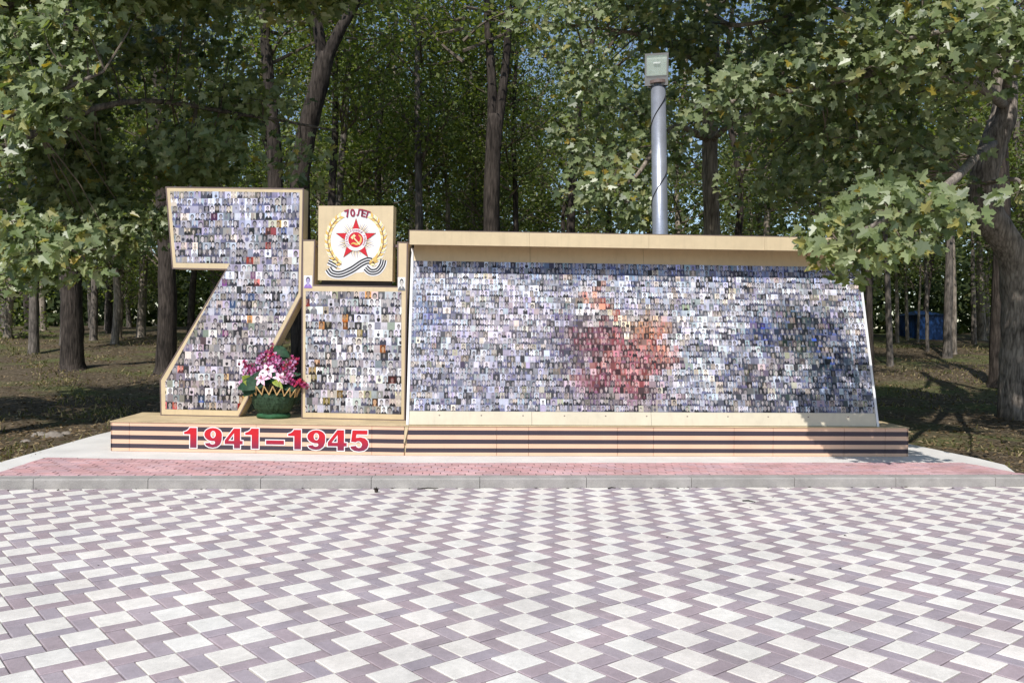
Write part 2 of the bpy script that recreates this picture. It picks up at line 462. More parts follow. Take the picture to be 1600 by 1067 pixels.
for k, c in allst:
    q = 'white' if k == 'white' else 'dark'
    p = [(c[0] + a, c[1] + b) for a, b in SH[k][1]]
    whole = all(x * KN[0] + y * KN[1] < KC for x, y in p)
    if whole and singles[q] > 0 and in_view(c):
        singles[q] -= 1
        link('white_paver' if q == 'white' else 'mauve_paver', PM[k], pave, (c[0], c[1], random.uniform(-.0018, .0018))).rotation_euler = (random.gauss(0, .005), random.gauss(0, .005), random.gauss(0, .006))
        continue
    if not whole:
        p = clip_poly(p, KN[0], KN[1], KC)
        if len(p) < 3 or abs(area2(p)) < .0012: continue
    v, f = paver_shape(ccw(p), z1=random.uniform(-.0015, .0015))
    mass[q].add(v, f); mrand[q] += [random.random()] * len(f)
for q in mass:
    o = obj('white_paving' if q == 'white' else 'mauve_paving', mass[q].v, mass[q].f, M[q + '_paver_mass'], pave, attr={'stone_rand': mrand[q]})
    o['kind'] = 'stuff'

# ---- kerb, stone by stone
kerb = thing('kerb', 'low grey concrete kerb along the far edge of the plaza', None, (K0[0], K0[1], 0)); kerb['kind'] = 'structure'
s_ref = (at_z(407, 763, 0)[:2] - K0) @ DK
s = s_ref - 1.2 * 10
def kerb_stone(s0, s1):
    prof = [(0, -.1), (0, .092), (.004, .101), (.013, .108), (KERB_W - .008, .11), (KERB_W, .104), (KERB_W, -.1)]
    mb = MB(); a = [kp(s0 + .003, t, z) for t, z in prof]; mb.prism(a, kp(s1 - .003, 0) - kp(s0 + .003, 0))
    return mb.build('kerb_stone', M['kerb'], kerb)
while s < 22:
    kerb_stone(s, s + 1.2); s += 1.2

# ---- concrete apron and its strip of red bricks
ap = [kp(-.62, KERB_W), kp(11.55, KERB_W), (5.66, 10.6, 0), (5.6, 11.1, 0), (5.28, 12.43, 0), (5.0, 13.0, 0), (-7.16, 12.25, 0), (-7.14, 11.776, 0)]
mb = MB(); mb.prism([(p[0], p[1], SLAB_Z) for p in ap], (0, 0, -.16))
tag(mb.build('concrete_apron', M['concrete']), 'pale concrete slab under the striped plinth', kind='structure')
brick = thing('brick_strip', 'strip of red paving bricks between the kerb and the plinth', None, (0, 0, SLAB_Z)); brick['kind'] = 'structure'
rp = [(-6.27, 8.33), (5.52, 9.87), (5.2, 10.70), (-1.888, 9.763), (-6.484, 9.59)]
obj('joint_bed', [(x, y, SLAB_Z + .002) for x, y in rp], [(0, 1, 2, 3, 4)], M['joint_dark'], brick)
def line_le(p, q):                        # half plane to the left of p->q, as a,b,c with a*x+b*y<=c
    d = np.array(q) - np.array(p); n = np.array([d[1], -d[0]])
    return n[0], n[1], float(n @ np.array(p))
BL, BWD = .203, .1015
brm = None; bmass = MB(); brand = []; bricks = []
for r in range(0, 14):
    for c in range(-2, 66):
        s0 = -.5 + c * BL + (.5 * BL if r % 2 else 0) + (.021 * r); t0 = KERB_W + .002 + r * BWD
        p = [tuple(kp(s0 + a, t0 + b)[:2]) for a, b in ((0, 0), (BL, 0), (BL, BWD), (0, BWD))]
        mx = np.mean([q[0] for q in p])
        ls = [line_le(rp[0], rp[1]), line_le(rp[1], rp[2]), line_le(rp[4], rp[0])] + ([line_le(rp[2], rp[3])] if mx > -1.888 else [line_le(rp[3], rp[4])])
        full = all(a * x + b * y <= cc for a, b, cc in ls for x, y in p)
        if not full:
            for l in ls:
                p = clip_poly(p, *l)
                if len(p) < 3: break
            if len(p) < 3 or abs(area2(p)) < .003: continue
        bricks.append((full, np.mean(p, 0), p))
bricks.sort(key=lambda t: (not t[0], np.hypot(*t[1])))
c0 = bricks[0][1]
v, f = paver_shape(ccw([(x - c0[0], y - c0[1]) for x, y in bricks[0][2]]), -.03, 0, .005, .004)
brm = mesh_of('brick', v, f, M['red_paver'])
for i, (full, c, p) in enumerate(bricks):
    z = .007 + random.uniform(-.002, .002)
    if full and i < 300:
        link('brick', brm, brick, (c[0], c[1], z))
    else:
        v, f = paver_shape(ccw(p), SLAB_Z - .02, SLAB_Z + z, .005, .004)
        bmass.add(v, f); brand += [random.random()] * len(f)
o = obj('brickwork', bmass.v, bmass.f, M['red_paver_mass'], brick, attr={'stone_rand': brand}); o['kind'] = 'stuff'
# ================================================================== the monument
UPZ = np.array([0, 0, 1.])
class Frame:                              # s along the face, n away from the camera, z up
    def __init__(s, P, d): s.P = np.array([P[0], P[1], 0.]); s.d = np.array([d[0], d[1], 0.]) / np.hypot(d[0], d[1]); s.n = np.array([-s.d[1], s.d[0], 0])
    def __call__(s, a, n, z): return s.P + s.d * a + s.n * n + UPZ * z
FL = Frame((-6.005, 10.243), (3.936, .098))        # left half of the plinth front
FR = Frame((-2.069, 10.341), (6.801, .814))        # right half, turned a little away
FA = Frame((-5.718, 11.023), (.99943, -.03365))    # face of the 7 and the 0
PZ0, PZ1 = SLAB_Z, .505

def mat_ribbon():
    """printed film with black and peach stripes (flat print)"""
    m, nt, N, L, P = nodes_of('striped_film')
    P.inputs['Roughness'].default_value = .38; P.inputs['Specular IOR Level'].default_value = .5
    geo = N.new('ShaderNodeNewGeometry'); sp = N.new('ShaderNodeSeparateXYZ'); L.new(geo.outputs['Position'], sp.inputs[0])
    mr = N.new('ShaderNodeMapRange'); mr.inputs['From Min'].default_value = PZ0; mr.inputs['From Max'].default_value = PZ1
    L.new(sp.outputs['Z'], mr.inputs['Value'])
    rp = N.new('ShaderNodeValToRGB'); rp.color_ramp.interpolation = 'CONSTANT'
    pe = lin(224, 186, 158); bk = lin(62, 54, 64)
    stops = [(0, pe), (.113, bk), (.255, pe), (.40, bk), (.543, pe), (.69, bk), (.845, pe)]
    es = rp.color_ramp.elements
    es[0].position = 0; es[0].color = (*pe, 1); es[1].position = stops[1][0]; es[1].color = (*bk, 1)
    for p, c in stops[2:]:
        e = es.new(p); e.color = (*c, 1)
    L.new(mr.outputs[0], rp.inputs['Fac'])
    n = N.new('ShaderNodeTexNoise'); n.inputs['Scale'].default_value = 2.4; n.inputs['Detail'].default_value = 4
    L.new(geo.outputs['Position'], n.inputs['Vector'])
    m2 = N.new('ShaderNodeMapRange'); m2.inputs['To Min'].default_value = .85; m2.inputs['To Max'].default_value = 1.15
    L.new(n.outputs['Fac'], m2.inputs['Value'])
    mx = N.new('ShaderNodeMix'); mx.data_type = 'RGBA'; mx.blend_type = 'MULTIPLY'; mx.inputs[0].default_value = 1
    L.new(rp.outputs['Color'], mx.inputs[6]); L.new(m2.outputs[0], mx.inputs[7]); L.new(mx.outputs[2], P.inputs['Base Color'])
    bu = N.new('ShaderNodeBump'); bu.inputs['Strength'].default_value = .08; bu.inputs['Distance'].default_value = .03
    n4 = N.new('ShaderNodeTexNoise'); n4.inputs['Scale'].default_value = 5
    L.new(geo.outputs['Position'], n4.inputs['Vector']); L.new(n4.outputs['Fac'], bu.inputs['Height']); L.new(bu.outputs['Normal'], P.inputs['Normal'])
    return m
M['ribbon'] = mat_ribbon()

# ---- plinth
pl = thing('plinth', 'long low plinth with black and peach stripes and the red years 1941 to 1945', 'plinth', (-.5, 10.9, SLAB_Z))
foot = [FL(.03, .03, 0), FL(3.936, .03, 0), FR(6.77, .03, 0), FR(6.77, 1.05, 0), FR(.3, 1.15, 0), FL(3.9, 1.2, 0), FL(-.13, 1.15, 0)]
mb = MB(); mb.prism([p + UPZ * PZ0 for p in foot], (0, 0, PZ1 - PZ0 - .012)); mb.build('core', M['tan'], pl)
top = [FL(-.012, -.012, 0), FL(3.936, -.012, 0), FR(6.81, -.012, 0), FR(6.83, 1.07, 0), FR(.3, 1.17, 0), FL(3.9, 1.22, 0), FL(-.17, 1.17, 0)]
mb = MB(); mb.prism([p + UPZ * (PZ1 - .010) for p in top], (0, 0, .010)); mb.build('top_sheet', M['plinth_top'], pl)
def s_px(fr, px, py, n=0): q = on_plane(px, py, fr.P + fr.n * n, fr.n); return float((q - fr.P) @ fr.d), float(q[2])
def facing(fr, s0, s1, slant=0):
    mb = MB(); g = .0022
    a = [fr(s0 + g, 0, PZ0 + .004), fr(s1 - g, 0, PZ0 + .004), fr(s1 - g, 0, PZ1 - .0125), fr(s0 + g + slant, 0, PZ1 - .0125)]
    mb.prism(a, fr.n * .028); mb.build('facing_panel', M['ribbon'], pl)
ls = [0] + [s_px(FL, x, 690)[0] for x in (202, 400, 581)] + [3.93]
for a, b in zip(ls[:-1], ls[1:]): facing(FL, a, b)
rs = [.006] + [s_px(FR, x, 692)[0] for x in (776, 826, 965, 1021, 1147, 1208, 1319, 1383)] + [6.80]
for i, (a, b) in enumerate(zip(rs[:-1], rs[1:])): facing(FR, a, b, .045 if i == 0 else 0)
mb = MB(); mb.prism([FL(-.002, 0, PZ0 + .004), FL(-.002, 0, PZ1 - .0125), FL(-.16, 1.14, PZ1 - .0125), FL(-.16, 1.14, PZ0 + .004)], FL.d * .02); mb.build('end_panel', M['ribbon'], pl)
mb = MB(); mb.prism([FR(6.803, 0, PZ0 + .004), FR(6.803, 0, PZ1 - .0125), FR(6.803, 1.04, PZ1 - .0125), FR(6.803, 1.04, PZ0 + .004)], -FR.d * .02); mb.build('end_panel', M['ribbon'], pl)
mb = MB(); mb.prism([FL(3.926, -.0035, PZ0 + .17), FL(3.936, -.0035, PZ0 + .17), FR(.05, -.0035, PZ1 - .014), FL(3.938, -.0035, PZ1 - .014)], (0, .002, 0)); mb.build('seam_cover', M['tan'], pl)

def ell(cx, cy, rx, ry, a0, a1, n=14):
    return [(cx + rx * math.cos(math.radians(a0 + (a1 - a0) * i / n)), cy + ry * math.sin(math.radians(a0 + (a1 - a0) * i / n))) for i in range(n + 1)]
GL = {'1': [[(0, .66), (0, .79), (.2, .83), (.36, .91), (.44, 1), (1, 1), (1, 0), (.46, 0), (.46, .66)]],
      '4': [[(0, .2), (0, .4), (.5, 1), (.86, 1), (.86, .4), (1, .4), (1, .2), (.86, .2), (.86, 0), (.5, 0), (.5, .2)], [(.5, .4), (.24, .4), (.5, .72)]],
      '9': [ell(.5, .66, .5, .34, 0, 262) + [(.56, .325), (.60, .27), (.57, .21), (.46, .185), (.37, .21), (.34, .265), (.03, .24), (.10, .11), (.26, .03), (.48, 0), (.72, .04), (.9, .17), (.985, .38)],
            ell(.5, .665, .13, .165, 360, 0, 14)],
      '5': [[(.12, 1), (.94, 1), (.94, .79), (.36, .79), (.34, .655), (.55, .685), (.8, .64), (.95, .52), (1, .34), (.93, .16), (.76, .04), (.48, 0), (.22, .03), (.06, .12), (0, .25), (.33, .29), (.38, .215), (.48, .185), (.58, .22), (.63, .33), (.58, .43), (.48, .48), (.38, .465), (.31, .42), (.04, .45)]],
      '-': [[(0, .32), (1, .32), (1, .54), (0, .54)]]}
def curve_mesh(loops, place, off=0.0, w=1, h=1, org=np.zeros(3)):
    """filled flat outline -> (verts, faces); place maps 2D to 3D"""
    cu = bpy.data.curves.new('outline', 'CURVE'); cu.dimensions = '2D'; cu.fill_mode = 'BOTH'; cu.offset = off
    for lp in loops:
        sp = cu.splines.new('POLY'); sp.points.add(len(lp) - 1); sp.use_cyclic_u = True
        for p, (x, y) in zip(sp.points, lp): p.co = (x * w, y * h, 0, 1)
    o = bpy.data.objects.new('outline', cu); COL.objects.link(o)
    dg = bpy.context.evaluated_depsgraph_get(); dg.update()
    me = bpy.data.meshes.new_from_object(o.evaluated_get(dg))
    v = [place(p.co.x, p.co.y) for p in me.vertices]; f = [tuple(p.vertices) for p in me.polygons]
    bpy.data.objects.remove(o); bpy.data.curves.remove(cu); bpy.data.meshes.remove(me)
    return v, f
def mat_print(name, rgb, rough=.4): return mat_basic(name, rgb, rough, .5, .03, 5)
def mat_digit():
    m, nt, N, L, P = nodes_of('red_digit_film'); P.inputs['Roughness'].default_value = .35
    geo = N.new('ShaderNodeNewGeometry'); sp = N.new('ShaderNodeSeparateXYZ'); L.new(geo.outputs['Position'], sp.inputs[0])
    mr = N.new('ShaderNodeMapRange'); mr.inputs['From Min'].default_value = .15; mr.inputs['From Max'].default_value = .43
    L.new(sp.outputs['Z'], mr.inputs['Value'])
    rp = N.new('ShaderNodeValToRGB'); rp.color_ramp.elements[0].color = (*lin(112, 36, 68), 1); rp.color_ramp.elements[1].color = (*lin(196, 26, 40), 1)
    rp.color_ramp.elements[0].position = .05; rp.color_ramp.elements[1].position = .7
    L.new(mr.outputs[0], rp.inputs['Fac']); L.new(rp.outputs[0], P.inputs['Base Color'])
    return m
M['digit'] = mat_digit(); M['print_white'] = mat_print('white_print', (.78, .78, .79))
for ch, x0, x1, yt, yb in (('1', 287.5, 308, 667.5, 699.5), ('9', 319, 347.5, 667.5, 699.5), ('4', 351, 380, 668.5, 700.5), ('1', 383, 405, 668.5, 701), ('-', 415.5, 444.5, 672, 705),
                           ('1', 450, 471, 670.5, 702), ('9', 480, 509, 671, 703), ('4', 512, 542.5, 671, 704), ('5', 547, 576.5, 671.5, 705.5)):
    s0, zt = s_px(FL, x0, yt); s1, _ = s_px(FL, x1, yt); _, zb = s_px(FL, (x0 + x1) / 2, yb)
    w, h = s1 - s0, zt - zb
    v, f = curve_mesh(GL[ch], lambda x, y: FL(s0 + x, -.0035, zb + y), .0085, w, h)
    nm = 'dash' if ch == '-' else 'digit'
    o = obj('white_outline', v, f, M['print_white'], pl)
    v, f = curve_mesh(GL[ch], lambda x, y: FL(s0 + x, -.0060, zb + y), -.004, w, h)
    obj(nm, v, f, M['digit'], pl)

# ---- printed portraits -------------------------------------------------
def mat_portraits():
    """flat print: each small photo has its own background, coat, hair and face colour (per-face print colours)"""
    m, nt, N, L, P = nodes_of('portrait_print'); P.inputs['Roughness'].default_value = .45; P.inputs['Specular IOR Level'].default_value = .4
    def attr(n):
        a = N.new('ShaderNodeAttribute'); a.attribute_name = n; return a.outputs['Color']
    uv = N.new('ShaderNodeUVMap'); uv.uv_map = 'photo'
    sp = N.new('ShaderNodeSeparateXYZ'); L.new(uv.outputs[0], sp.inputs[0])
    def mth(op, a, b=None):
        n = N.new('ShaderNodeMath'); n.operation = op
        for i, q in enumerate((a, b)):
            if q is None: continue
            if isinstance(q, (int, float)): n.inputs[i].default_value = q
            else: L.new(q, n.inputs[i])
        return n.outputs[0]
    def ellipse(cx, cy, rx, ry):
        a = mth('DIVIDE', mth('SUBTRACT', sp.outputs['X'], cx), rx); b = mth('DIVIDE', mth('SUBTRACT', sp.outputs['Y'], cy), ry)
        d = mth('ADD', mth('MULTIPLY', a, a), mth('MULTIPLY', b, b))
        mr = N.new('ShaderNodeMapRange'); mr.inputs['From Min'].default_value = 1.12; mr.inputs['From Max'].default_value = .88
        L.new(d, mr.inputs['Value']); return mr.outputs[0]
    def mix(f, a, b):
        mx = N.new('ShaderNodeMix'); mx.data_type = 'RGBA'; L.new(f, mx.inputs[0]); L.new(a, mx.inputs[6]); L.new(b, mx.inputs[7]); return mx.outputs[2]
    c = mix(ellipse(.5, -.12, .52, .50), attr('print_bg'), attr('print_coat'))
    c = mix(ellipse(.5, .30, .11, .14), c, attr('print_face'))
    c = mix(ellipse(.5, .66, .265, .275), c, attr('print_hair'))
    c = mix(ellipse(.5, .56, .20, .235), c, attr('print_face'))
    e1 = mth('MAXIMUM', ellipse(.42, .60, .05, .028), ellipse(.58, .60, .05, .028)); e1 = mth('MULTIPLY', mth('MAXIMUM', e1, ellipse(.5, .45, .06, .02)), .7)
    c = mix(e1, c, attr('print_hair'))
    L.new(c, P.inputs['Base Color'])
    return m
M['portraits'] = mat_portraits()
def s2l(c): c = np.clip(np.asarray(c, float), 0, 255); return np.array(lin(*c))
def portrait_colours(rng, tone, contrast=1.0):
    """print colours of one photo whose overall look is `tone` (sRGB)"""
    tone = np.asarray(tone, float); lum = tone.mean() / 255
    grey = tone.mean()
    if tone.max() - tone.min() < 45: tone = tone * .6 + np.array([.97, .99, 1.06]) * grey * .4 if rng.random() < .9 else np.array([1.05, .99, .92]) * grey
    bgc = tone * .90 + rng.normal(0, 24) + rng.normal(0, 5, 3)
    if rng.random() < .34 * (1.25 - lum): bgc = bgc * rng.uniform(.25, .7)
    tint = tone / max(tone.mean(), 1)
    coat = np.array([50, 50, 60]) * tint * rng.uniform(.2, 2.2)
    if rng.random() < .3 + .25 * max(0, lum - .72): coat = tone * rng.uniform(.5, .88)
    hair = np.array([42, 40, 46]) * tint * rng.uniform(.3, 1.6)
    if rng.random() < .18: hair = tone * rng.uniform(.45, .85)
    face = (np.array([212, 198, 192]) * .55 + tone * .42) * rng.uniform(.68, 1.02)
    if rng.random() < .05: coat = bgc * .93; hair = bgc * .96; face = bgc * 1.02
    return [s2l(c) for c in (bgc, coat, hair, face)]

def photo_print(name, cells, parent):
    """cells: (3D polygon, uv list, four colours); one printed sheet"""
    v, f, uvs, cols = [], [], [], ([], [], [], [])
    for poly, uv, c4 in cells:
        k = len(v); v += [tuple(p) for p in poly]; f.append(tuple(range(k, k + len(poly)))); uvs += uv
        for i in range(4): cols[i].extend([(*c4[i], 1)] * len(poly))
    o = obj(name, v, f, M['portraits'], parent)
    me = o.data
    ul = me.uv_layers.new(name='photo'); ul.data.foreach_set('uv', np.array(uvs, np.float32).ravel())
    for i, an in enumerate(('print_bg', 'print_coat', 'print_hair', 'print_face')):
        a = me.attributes.new(an, 'FLOAT_COLOR', 'CORNER'); a.data.foreach_set('color', np.array(cols[i], np.float32).ravel())
    return o

def photo_cells(rng, s0, s1, z0, z1, cw, ch, region, place, tone_fn, merge=.12):
    """rows of photos of uneven width clipped to convex 2D regions"""
    out = []; nr = max(1, round((z1 - z0) / ch)); chh = (z1 - z0) / nr
    for r in range(nr):
        zb = z0 + r * chh; s = s0 - rng.random() * cw * .6
        while s < s1:
            w = cw * (1 + rng.normal(0, .10)); 
            if rng.random() < merge: w *= 1.45
            box = [(s, zb), (s + w, zb), (s + w, zb + chh), (s, zb + chh)]
            jx, jy, sc = rng.normal(0, .07), rng.normal(-.02, .13), 1 / rng.uniform(.9, 1.5)
            if rng.random() < .08: sc *= 2.0; jy -= .25
            c4 = portrait_colours(rng, tone_fn((s + w / 2 - s0) / (s1 - s0), (zb + chh / 2 - z0) / (z1 - z0)))
            for reg in region:
                p = box
                for l in reg:
                    p = clip_poly(p, *l)
                    if len(p) < 3: break
                if len(p) < 3 or abs(area2(p)) < 1e-5: continue
                asp = w / cw
                uv = [(((x - s) / w - .5) * asp * sc + .5 + jx, ((z - zb) / chh - .5) * sc + .5 + jy) for x, z in p]
                out.append(([place(x, z) for x, z in p], uv, c4))
            s += w
    return out
def convex_lines(poly):
    p = poly if area2(poly) > 0 else poly[::-1]
    return [line_le(p[i], p[(i + 1) % len(p)]) for i in range(len(p))]

# ---- board shaped like the figure 7
def frame_board(name, label, outline, cat):
    t = thing(name, label, cat, tuple(FA(np.mean([p[0] for p in outline]), .1, PZ1)))
    mb = MB(); mb.prism([FA(s, .012, z) for s, z in outline], FA.n * .19); mb.build('body', M['tan'], t)
    n = len(outline); c = np.array(outline); sgn = 1 if area2(outline) > 0 else -1
    def inset(d):
        o = []
        for i in range(n):
            p0, p1, p2 = c[i - 1], c[i], c[(i + 1) % n]
            a = (p1 - p0) / np.linalg.norm(p1 - p0); b = (p2 - p1) / np.linalg.norm(p2 - p1)
            na, nb = sgn * np.array([-a[1], a[0]]), sgn * np.array([-b[1], b[0]])
            k = (na + nb) / max(.35, 1 + na @ nb); o.append(p1 + k * d)
        return o
    i1 = inset(.013)
    ci = [FA(s, 0, z) for s, z in i1]
    mb = MB(); mb.prism(ci, FA.n * .0115); mb.build('face_sheet', M['tan'], t)
    mb = MB()                              # thin brown lip around the face
    o0, o1 = inset(-.004), inset(.011)
    for i in range(n):
        j = (i + 1) % n
        q = [FA(*[(o0[i])[0], -.004, (o0[i])[1]]), FA(o0[j][0], -.004, o0[j][1]), FA(o1[j][0], -.004, o1[j][1]), FA(o1[i][0], -.004, o1[i][1])]
        mb.prism(q, FA.n * .0155)
    mb.build('edge_strip', M['lip'], t)
    return t
seven = [(.046, 3.757), (2.066, 3.716), (2.050, 2.214), (1.149, .507), (-.008, .507), (-.021, 1.012), (.950, 2.585), (.152, 2.597)]
sv = frame_board('seven_board', 'tall board shaped like a 7 covered in small portrait photographs', seven, 'photo board')
rng = np.random.default_rng(5)
sp_ = [(.110, 3.697), (2.012, 3.662), (2.006, 2.262), (1.128, .598), (.062, .598), (.058, .985), (1.005, 2.672), (.206, 2.68)]
def tone7(a, b):
    t = np.array([188, 186, 196.]) + np.array([10, 0, -10.]) * (b < .45) + np.array([-8, -4, 12.]) * (b > .8)
    if rng.random() < .05: t = np.array([[190, 80, 70], [200, 150, 90], [120, 70, 110], [90, 120, 170]][rng.integers(4)], float)
    return t + rng.normal(0, 26)
reg = [convex_lines([sp_[0], sp_[1], (2.009, 2.672), sp_[6], sp_[7]]), convex_lines([sp_[6], (2.009, 2.672), sp_[2], sp_[3], sp_[4], sp_[5]])]
cl = photo_cells(rng, .05, 2.02, .598, 3.69, .083, .103, reg, lambda s, z: FA(s, -.0028, z), tone7)
photo_print('photo_sheet', cl, sv)

# ---- board shaped like the lower part of a 0
zero = [(2.068, .507), (2.058, 3.0), (2.238, 3.0), (2.226, 2.372), (3.418, 2.356), (3.416, 2.972), (3.556, 2.965), (3.538, .507)]
zr = frame_board('zero_board', 'U shaped board covered in small portraits between the 7 and the long wall', zero, 'photo board')
z_ph = [(2.118, .592), (3.488, .592), (3.476, 2.285), (2.112, 2.285)]
def tone0(a, b):
    t = np.array([206, 204, 208.])
    if rng.random() < .05: t = np.array([[200, 130, 60], [120, 60, 50], [170, 150, 90]][rng.integers(3)], float)
    return t + rng.normal(0, 24)
photo_print('photo_sheet', photo_cells(rng, 2.1, 3.5, .592, 2.285, .083, .103, [convex_lines(z_ph)], lambda s, z: FA(s, -.0028, z), tone0), zr)
for s0, s1, z0, z1, c4 in ((2.085, 2.205, 2.33, 2.505, [(226, 226, 232), (150, 120, 190), (90, 86, 100), (170, 160, 200)]), (3.425, 3.53, 2.30, 2.485, [(236, 236, 232), (110, 112, 116), (70, 70, 74), (200, 196, 190)])):
    photo_print('portrait_print', [([FA(s0, -.0045, z0), FA(s1, -.0045, z0), FA(s1, -.0045, z1), FA(s0, -.0045, z1)], [(-.0, 0), (1, 0), (1, 1.05), (0, 1.05)], [s2l(c) for c in c4])], zr)

# ---- emblem board
em = thing('emblem_board', 'square tan board with a red star emblem between the 7 and the wall', 'emblem board', tuple(FA(2.82, .1, 2.44)))
eb = [(2.288, 2.440), (3.346, 2.428), (3.354, 3.468), (2.289, 3.474)]
mb = MB(); mb.prism([FA(s, -.008, z) for s, z in eb], FA.n * .17); mb.build('panel', M['tan'], em)
mb = MB()
for s0, s1 in ((2.232, 2.300), (3.34, 3.422)):
    mb = MB(); mb.box(FA(s0, .06, 2.905), FA.d * (s1 - s0), FA.n * .03, UPZ * .035); mb.build('bracket', M['lip'], em)
mb = MB(); mb.box(FA(2.32, .05, 2.363), FA.d * 1.0, FA.n * .06, UPZ * .075); mb.build('bracket', M['dark_box'], em)
EK, ES, EZ = 1.0455 / 728, 2.820, 2.954
def e2(cx, cy, lay): return FA(ES + (cx - 472) * EK, -.008 - .0016 * lay, EZ + (500 - cy) * EK)
M['p_red'] = mat_print('red_print', lin(196, 22, 40)); M['p_maroon'] = mat_print('maroon_print', lin(140, 24, 60)); M['p_gold'] = mat_print('gold_print', lin(214, 180, 100))
M['p_cream'] = mat_print('cream_print', lin(236, 220, 165)); M['p_brown'] = mat_print('brown_print', lin(140, 100, 60)); M['p_black'] = mat_print('black_print', (.02, .02, .022)); M['p_grey'] = mat_print('grey_print', lin(120, 118, 122))
def flat(name, polys, mat, lay):
    v, f = [], []
    for p in polys:
        k = len(v); v += [e2(x, y, lay) for x, y in p]; f.append(tuple(range(k, k + len(p))))
    return obj(name, v, f, mat, em)
circ = lambda cx, cy, r, n=40: [(cx + r * math.cos(2 * math.pi * i / n), cy + r * math.sin(2 * math.pi * i / n)) for i in range(n)]
def strip(pts, w):
    P_ = [np.array(p, float) for p in pts]; L_, R_ = [], []
    for i, p in enumerate(P_):
        t = P_[min(i + 1, len(P_) - 1)] - P_[max(i - 1, 0)]; t /= np.linalg.norm(t); nn = np.array([-t[1], t[0]]); ww = w[i] if isinstance(w, (list, tuple)) else w
        L_.append(p + nn * ww); R_.append(p - nn * ww)
    return [[tuple(L_[i]), tuple(L_[i + 1]), tuple(R_[i + 1]), tuple(R_[i])] for i in range(len(P_) - 1)]
def smooth(pts, k=6):
    P_ = [np.array(p, float) for p in pts]; P_ = [2 * P_[0] - P_[1]] + P_ + [2 * P_[-1] - P_[-2]]; o = []
    for i in range(1, len(P_) - 2):
        for j in range(k):
            t = j / k; a, b, c, d = P_[i - 1:i + 3]
            o.append(tuple(.5 * (2 * b + (c - a) * t + (2 * a - 5 * b + 4 * c - d) * t * t + (3 * b - a - 3 * c + d) * t ** 3)))
    o.append(tuple(P_[-2])); return o
flat('white_badge', [circ(477, 478, 308, 56)], M['print_white'], 1)
R1p = smooth([(205, 745), (245, 790), (330, 800), (440, 755), (540, 690), (610, 668), (665, 700)]); R2p = smooth([(575, 735), (625, 775), (690, 768), (735, 715), (750, 660)]); R3p = smooth([(208, 668), (255, 690), (300, 718)])
flat('white_ribbon', strip(R1p, 44) + strip(R2p, 40) + strip(R3p, 46), M['print_white'], 2)
for off in (-25, 0, 25):
    def sh(path, o): 
        q = []
        for i, p in enumerate(path):
            a, b = np.array(path[max(i - 1, 0)]), np.array(path[min(i + 1, len(path) - 1)]); t = (b - a) / np.linalg.norm(b - a); q.append((p[0] - t[1] * o, p[1] + t[0] * o))
        return q
    for pth, k_, w_ in ((R1p, 1, 7.5), (R2p, .9, 7), (R3p, 1, 7)): flat('ribbon_stripe', strip(sh(pth, off * k_), w_), M['p_black'], 3)
# gold ray burst between the star arms
rays = []
for k in range(5):
    base = -90 + 36 + 72 * k
    for j in range(-4, 5):
        a = math.radians(base + j * 6.2); r = 205 - abs(j) * 13
        rays.append([(478 + 90 * math.cos(a - .045), 468 + 90 * math.sin(a - .045)), (478 + r * math.cos(a), 468 + r * math.sin(a)), (478 + 90 * math.cos(a + .045), 468 + 90 * math.sin(a + .045))])
flat('ray_burst', [r for i, r in enumerate(rays) if i % 2 == 0], M['p_gold'], 4); flat('ray_burst', [r for i, r in enumerate(rays) if i % 2], M['p_brown'], 3)
def star(R, r, cx=478, cy=468):
    return [(cx + (R if i % 2 == 0 else r) * math.sin(math.pi * i / 5), cy - (R if i % 2 == 0 else r) * math.cos(math.pi * i / 5)) for i in range(10)]
st = star(212, 82)
flat('star_outline', [[st[i - 1], st[i], st[(i + 1) % 10], (478, 468)] for i in range(0, 10, 2)], M['p_brown'], 5)
st = star(202, 78)
flat('star', [[st[i - 1], st[i], st[(i + 1) % 10], (478, 468)] for i in range(0, 10, 2)], M['p_red'], 6)
flat('ring', [circ(478, 468, 108)], M['print_white'], 7); flat('disc', [circ(478, 468, 74)], M['p_red'], 8)
sick = smooth([(505, 420), (530, 450), (522, 490), (490, 510), (455, 500), (430, 512)], 5)
flat('sickle', strip(sick, [3 + 8 * math.sin(math.pi * min(1, i / (len(sick) - 1)) ** 1.0) for i in range(len(sick))]), M['p_gold'], 9)
flat('hammer', strip([(450, 440), (520, 515)], 6) + strip([(436, 455), (470, 422)], 13), M['p_cream'], 10)
# wreath
for sx in (-1, 1):
    lv, lv2, stem = [], [], []
    for i in range(14):
        a = math.radians(128 + i * 8.6)
        x, y = 475 - sx * 276 * math.cos(a), 470 - 272 * math.sin(a)
        ta = math.atan2(-math.cos(a), sx * math.sin(a))
        stem.append((x, y))
        for sd in (-1, 1):
            ang = ta + sd * .55 + math.pi; L_ = 62
            d = np.array([math.cos(ang), math.sin(ang)]); q = np.array([-d[1], d[0]])
            o = np.array([x, y])
            leafp = [tuple(o), tuple(o + d * L_ * .4 + q * 15), tuple(o + d * L_), tuple(o + d * L_ * .4 - q * 15)]
            (lv if (i + (sd > 0)) % 2 else lv2).append(leafp)
    flat('wreath', lv, M['p_gold'], 4 + (sx > 0) * .3); flat('wreath', lv2, M['p_cream'], 5 + (sx > 0) * .3)
    flat('wreath_stem', strip(stem, 4), M['p_brown'], 6)
flat('knot', [circ(668, 655, 22, 10)], M['p_gold'], 7)
